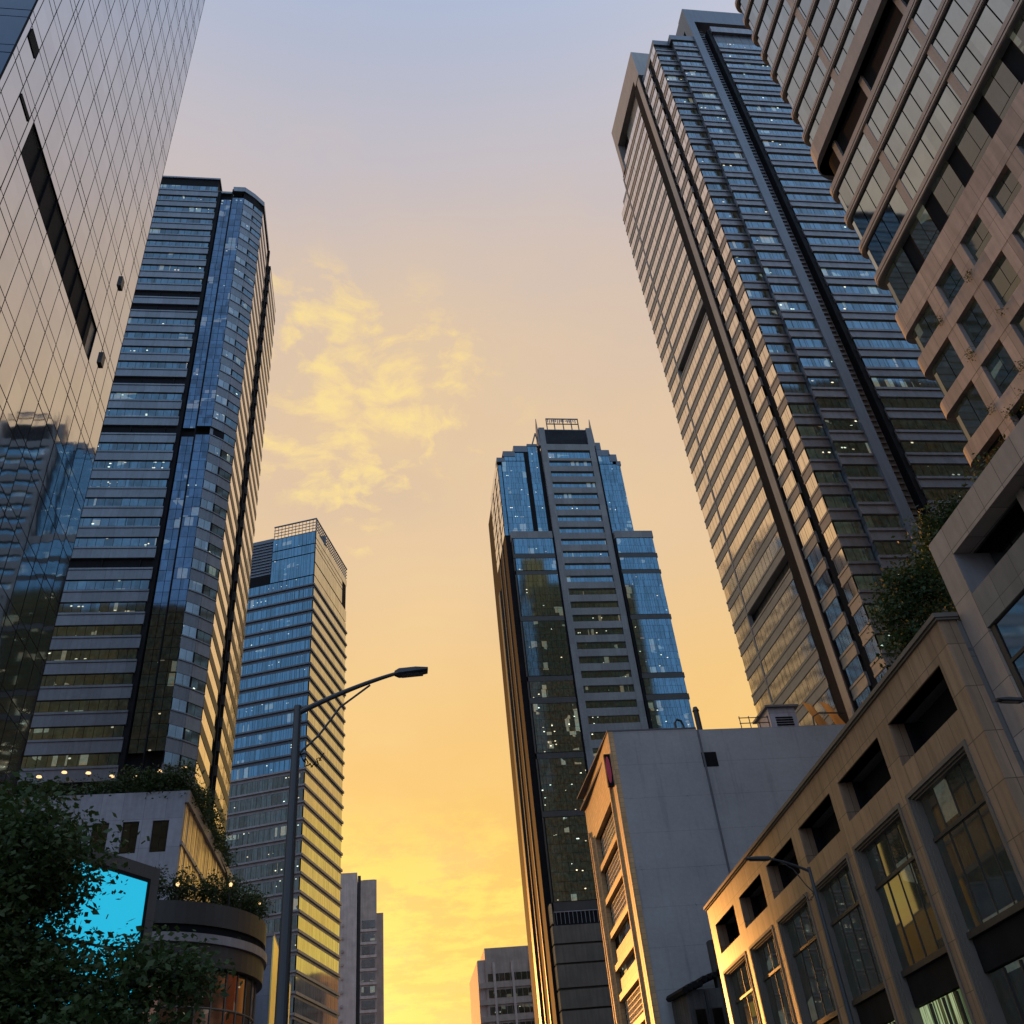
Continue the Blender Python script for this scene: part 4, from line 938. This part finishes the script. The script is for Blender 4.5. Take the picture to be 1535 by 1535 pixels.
# ------------------------------------------------------------------ 13 street lamps
def arc(p0, p1, p2, n=14): return [tuple((1-t)**2*a+2*t*(1-t)*b+t*t*c for a, b, c in zip(p0, p1, p2)) for t in [i/n for i in range(n+1)]]
def street_lamp(label, x, y, zt, dirx, diry, ln, rise, name='street_lamp', r0=.13, head_len=.62):
    t = thing(name, label, 'street lamp', (x, y, .12), 'street lamps')
    MB().tube([(x, y, .12), (x, y, 1.2), (x, y, zt)], [r0*1.1, r0, r0*.55], 16).build('pole', M_pole, t, smooth=False)
    MB().tube([(x, y, .12), (x, y, .17)], r0*2.2, 16).build('base_plate', M_pole, t)
    def q(s, h): return (x+dirx*s, y+diry*s, zt+h)
    a = arc(q(.0, -.15), q(ln*.55, rise*.62), q(ln, rise)); MB().tube(a, [.055-.018*i/14 for i in range(15)], 10).build('arm', M_pole, t)
    br = [q(.04, -1.0), q(ln*.22, -.62), q(ln*.42, -.05), q(ln*.72, rise*.62)]
    pth = []
    for i in range(3):
        pth += arc(br[i], tuple((a_+b_)/2 for a_, b_ in zip(br[i], br[i+1])), br[i+1], 4)[:-1]
    MB().tube(pth+[br[3]], .022, 8).build('brace', M_pole, t)
    m = MB(); wv = (-diry, dirx)
    h0 = [(ln-.05, .05, .045), (ln+.04, .12, .075), (ln+head_len*.6, .14, .07), (ln+head_len, .11, .035)]
    secs = []
    for s, w_, hh in h0:
        hz = rise+.05*(s-ln)/head_len*1.0
        secs.append([(x+dirx*s+wv[0]*a*w_, y+diry*s+wv[1]*a*w_, zt+hz+b*hh) for a, b in ((-1, -.6), (-.6, -1), (.6, -1), (1, -.6), (1, .5), (.6, 1), (-.6, 1), (-1, .5))])
    i0 = len(m.v)
    for s_ in secs: m.v += s_
    for k in range(3):
        for j in range(8): m.f.append((i0+k*8+j, i0+k*8+(j+1) % 8, i0+(k+1)*8+(j+1) % 8, i0+(k+1)*8+j))
    m.f.append(tuple(range(i0+7, i0-1, -1))); m.f.append(tuple(range(i0+24, i0+32)))
    hd = m.build('lamp_head', M_pole, t)
    l = MB(); s0, s1 = ln+.1, ln+head_len*.85
    l.quad(*[(x+dirx*s+wv[0]*w_*.09, y+diry*s+wv[1]*w_*.09, zt+rise-.074+.05*(s-ln)/head_len) for s, w_ in ((s0, -1), (s0, 1), (s1, 1), (s1, -1))]); sub('lens', l, G_far, hd)
    # coil of cable hanging at the arm root
    c = MB(); r = random.Random(4); pts = [(x+dirx*.05, y, zt-.95)]
    for k in range(26): pts.append((x+dirx*(.1+.42*k/26+.03*sin(k*2.1)), y+.04*cos(k*1.7), zt-1.0+.05*sin(k*1.3)-.22*sin(pi*k/26)))
    c.tube(pts, .012, 5); c.build('cable', M_dark, t)
    return t
street_lamp('tall dark street lamp reaching its arm over the median against the sunset sky', -1.5, 17, 10.08, 1, 0, 1.92, .66)
street_lamp('street lamp in front of the tan stone block, its arm pointing left', 16.8, 36, 11.95, -1, 0, 1.5, .42, r0=.12, head_len=1.0)
street_lamp('street lamp whose head just enters the picture at the right edge', 20.5, 24, 12.6, -1, 0, 1.1, .42, head_len=.8)

# ------------------------------------------------------------------ 14 trees and planting
def leaf_mat(name, col, var=.5):
    m, nt, b = new_mat(name)
    oi = N(nt, 'ShaderNodeNewGeometry'); wn = N(nt, 'ShaderNodeTexWhiteNoise', noise_dimensions='1D'); L(nt, oi.outputs['Random Per Island'], wn.inputs['W'])
    c = mixc(nt, wn.outputs[0], tuple(v*(1-var) for v in col), tuple(v*(1+var) for v in col)); c = mixc(nt, oi.outputs['Random Per Island'], c, (col[0]*1.5, col[1]*1.25, col[2]))
    L(nt, c, b.inputs['Base Color']); b.inputs['Roughness'].default_value = .55; b.inputs['Specular IOR Level'].default_value = .3
    tr = N(nt, 'ShaderNodeBsdfTranslucent'); L(nt, c, tr.inputs[0]); ms = N(nt, 'ShaderNodeMixShader'); ms.inputs[0].default_value = .3
    out = nt.nodes['Material Output']; L(nt, b.outputs[0], ms.inputs[1]); L(nt, tr.outputs[0], ms.inputs[2]); L(nt, ms.outputs[0], out.inputs[0])
    return m
M_leaf = leaf_mat('dark_street_tree_leaves', (.034, .060, .018)); M_leaf2 = leaf_mat('terrace_tree_leaves', (.026, .052, .017)); M_shrub = leaf_mat('roof_shrub_leaves', (.035, .06, .02))
M_bark = plain('bark', (.06, .05, .04), .9, 0, .3, 2, .3)
def leaves(name, clumps, n, size, mat, parent, seed=1, flat=.6):
    """leaf quads spread through noisy clumps (cx,cy,cz,rx,ry,rz), in sprays round twig points"""
    rg = np.random.default_rng(seed); w = np.array([c[3]*c[4]*c[5] for c in clumps])**.75; w /= w.sum(); V = []; 
    nt_ = n//9; ci = rg.choice(len(clumps), nt_, p=w); cl = np.array(clumps)[ci]
    d = rg.normal(size=(nt_, 3)); d /= np.linalg.norm(d, axis=1)[:, None]; rad = rg.random(nt_)**.42
    lump = 1+.22*np.sin(d[:, 0]*7+cl[:, 0]*3)+.18*np.sin(d[:, 1]*9+d[:, 2]*6+cl[:, 2])
    tw = cl[:, :3]+d*cl[:, 3:]*(rad*lump)[:, None]
    P = np.repeat(tw, 9, 0)+rg.normal(size=(nt_*9, 3))*size*1.9*np.array([1, 1, .7])
    k = len(P); a = rg.normal(size=(k, 3)); a[:, 2] *= flat; a /= np.linalg.norm(a, axis=1)[:, None]
    b = rg.normal(size=(k, 3)); b -= a*(a*b).sum(1)[:, None]; b /= np.linalg.norm(b, axis=1)[:, None]
    s = size*(.45+1.15*rg.random(k)**1.5)[:, None]
    q = np.stack([P-a*s*.5, P+b*s*.27, P+a*s*.5, P-b*s*.27], 1).reshape(-1, 3)
    if parent is not None: q = q-np.array(parent.location)
    me = bpy.data.meshes.new(name); me.vertices.add(len(q)); me.vertices.foreach_set('co', q.ravel())
    me.loops.add(len(q)); me.loops.foreach_set('vertex_index', np.arange(len(q), dtype=np.int32)); me.polygons.add(k)
    me.polygons.foreach_set('loop_start', np.arange(0, len(q), 4, dtype=np.int32)); me.polygons.foreach_set('loop_total', np.full(k, 4, dtype=np.int32)); me.update(); me.validate()
    me.materials.append(mat); o = bpy.data.objects.new(name, me); C.objects.link(o); 
    if parent is not None: o.parent = parent
    return o
def tree(name, label, base, top, clumps, n, size, mat, r0=.2, seed=1, group=None, flat=.6):
    t = thing(name, label, 'tree', base, group); m = MB(); b = Vector(base); tp = Vector(top); rr = random.Random(seed)
    mid = b.lerp(tp, .5)+Vector((rr.uniform(-.3, .3), rr.uniform(-.3, .3), 0)); m.tube([b, b.lerp(mid, .5), mid, tp], [r0*1.25, r0, r0*.8, r0*.45], 10)
    m.build('trunk', M_bark, t); m = MB()
    for c in clumps:
        e = Vector(c[:3]); s = mid.lerp(tp, rr.uniform(.2, 1)); q = s.lerp(e, .5)+Vector((0, 0, .35)); m.tube([s, q, e], [r0*.4, r0*.22, r0*.07], 7)
        for _ in range(5):
            d = Vector((rr.uniform(-1, 1)*c[3], rr.uniform(-1, 1)*c[4], rr.uniform(-.8, 1)*c[5]))*.8; m.tube([q.lerp(e, .6), e+d*.5, e+d], [r0*.12, r0*.07, r0*.03], 5)
    m.build('limbs', M_bark, t)
    leaves('crown', clumps, n, size, mat, t, seed, flat); return t
# the big street tree at lower left (screen shows through its right side)
cl = [(-8.8, 24.5, 10.2, 1.6, 2.2, 1.3), (-7.9, 24, 9.7, 1.3, 1.8, 1.1), (-10.2, 25, 9.5, 2.0, 2.2, 1.8), (-9.2, 23.5, 8.0, 1.7, 2.2, 1.5), (-7.9, 24.4, 7.7, .8, 1.4, .7), (-9.5, 24, 6.2, 1.9, 2.2, 1.4),
      (-7.3, 24, 6.9, 1.3, 1.6, .8), (-6.0, 24.2, 6.6, 1.1, 1.4, .75), (-4.9, 24.4, 7.2, .9, 1.1, .5), (-4.3, 24.3, 6.9, .6, .8, .42), (-5.6, 24, 5.4, 1.5, 1.8, .9), (-7.4, 23.6, 5.2, 1.7, 2, 1.2), (-10, 23.5, 4.6, 2, 2, 1.4), (-7.6, 24.2, 8.9, .55, .9, .35), (-5.9, 24.6, 7.7, .5, .6, .22)]
tree('street_tree', 'big dark leafy street tree filling the lower left corner', (-8.6, 24.4, .12), (-8.6, 24.4, 8.2), cl, 62000, .17, M_leaf, .22, 11)
# trees on the terrace behind the tan block
tree('terrace_tree', 'taller bushy tree on the terrace, its crown against the panelled block', (35.5, 46, 19.3), (35.6, 46, 31), [(37.6, 46.5, 35.6, 1.7, 1.6, 1.9), (36.5, 46.4, 33.2, 1.6, 1.6, 1.7), (38.8, 46.2, 37.2, 1.3, 1.4, 1.1), (35.4, 46, 31.3, 1.5, 1.5, 1.2)], 11000, .27, M_leaf2, .16, 3, 'terrace trees')
tree('terrace_tree', 'lower spreading tree on the terrace just behind the tan block cornice', (31.0, 43, 19.3), (31.0, 43, 27), [(30.8, 43.2, 29.4, 1.5, 1.5, 1.2), (29.6, 43, 27.6, 1.3, 1.4, 1.1), (31.9, 43, 28.8, 1.5, 1.3, 1.3), (29.6, 43, 25.6, 1.1, 1.4, 1.0), (32.6, 43.2, 31.0, 1.0, 1.1, .8), (30.6, 42.9, 26.4, .9, 1, .8)], 9000, .25, M_leaf2, .13, 5, 'terrace trees')
# planting on the white podium
r = random.Random(21); spots = [(-44.5+i*2.15, 111.2+r.uniform(0, 1.2)) for i in range(11)]
kinds = ['leftmost', 'second', 'third', 'fourth', 'fifth', 'sixth', 'seventh', 'eighth', 'ninth', 'tenth', 'rightmost']
for i, (x, y) in enumerate(spots):
    t = thing('roof_shrub', '%s of the dark shrubs in a row on the white podium roof' % kinds[i], 'shrub', (x, y, 45.0), 'shrubs on the white podium')
    h = r.uniform(1.5, 2.4)+(1.2 if i > 6 else 0)
    m = MB()
    for k in range(4): m.tube([(x, y, 45), (x+r.uniform(-.7, .7), y+r.uniform(-.5, .5), 45+h*.8)], [.07, .02], 5)
    m.build('stem', M_bark, t)
    leaves('foliage', [(x, y, 45.2+h*.55, 1.5, 1.3, h*.62), (x+r.uniform(-.8, .8), y, 45.4+h, .9, .9, .7)], 2300, .34, M_shrub, t, 30+i)
t = thing('hanging_vine', 'trailing vine spilling down the far end of the slatted podium side', 'plant', (-21, 134, 46)); 
m = MB(); m.tube([(-21.6, 118, 46.2), (-21.2, 126, 45.8), (-20.6, 137, 45.0), (-20.4, 141, 37)], .09, 6); m.build('stem', M_bark, t)
leaves('foliage', [(-21.2, 113+i*2.6, 46.7+.5*sin(i*2), .8, 1.7, 1.0) for i in range(11)]+[(-20.5, 140, 44-i*1.6, .8, 1.2, 1.1) for i in range(6)], 9000, .34, M_shrub, t, 77)
for i, (a, w_) in enumerate(zip((-100, -84, -68, -52, -36, -20, -4), ('against the slatted wall', 'second from the slatted wall', 'in front of the middle', 'right of the middle', 'over the front curve', 'near the right end', 'at the far right end'))):
    x = -19.8+8.6*cos(radians(a)); y = 93.1+8.6*sin(radians(a))
    t = thing('planter_shrub', 'leafy shrub along the drum rim, '+w_, 'shrub', (x, y, 26.1), 'shrubs on the drum rim')
    m = MB()
    for k in range(3): m.tube([(x, y, 26.1), (x+r.uniform(-.5, .5), y+r.uniform(-.5, .5), 27.6)], [.05, .015], 5)
    m.build('stem', M_bark, t); leaves('foliage', [(x, y, 27.2, 1.15, 1.15, .95), (x+.3, y, 28.2, .6, .6, .6)], 1500, .25, M_shrub, t, 50+i)
# weeds rooted in the joints of the granite tower
for i, (y, z) in enumerate(((36.3, 45.6), (35.4, 41.5), (36.2, 37.6), (35.1, 36.3), (32.6, 45.5), (31.9, 41.3), (32.8, 37.5), (33.6, 35.6))):
    t = thing('facade_weed', ['weed tuft on the granite tower, first pier, %s' % s for s in ('top joint', 'second joint', 'third joint', 'lowest joint')][i] if i < 4 else 'weed tuft on the granite tower, second pier, %s' % ('upper joint', 'middle joint', 'lower joint', 'big tuft under the last band')[i-4], 'weed', (35.9, y, z), 'weeds on the granite tower')
    s = (.3, .42, .24, .38, .34, .22, .45, 1.2)[i]
    m = MB(); m.tube([(36, y, z), (35.8, y, z+.2*s)], .02, 5); m.build('stem', M_bark, t)
    leaves('foliage', [(35.85, y, z-.1, .25*s, .5*s, .8*s), (35.85, y+.2*s, z-.7*s, .15*s, .3*s, .6*s)], int(420*s), .10, M_shrub, t, 90+i)
t = thing('terrace_creeper', 'dense creeper bank on the ledge under the granite tower', 'plant', (33.5, 30, 24.2))
m = MB(); m.tube([(33.5, 22, 24.2), (33.6, 34, 25.0)], .08, 6); m.build('stem', M_bark, t)
leaves('foliage', [(33.6, 36-i*1.6, 31.5-.5*i, 1.0, 1.2, 1.5) for i in range(6)], 5000, .28, M_shrub, t, 99)
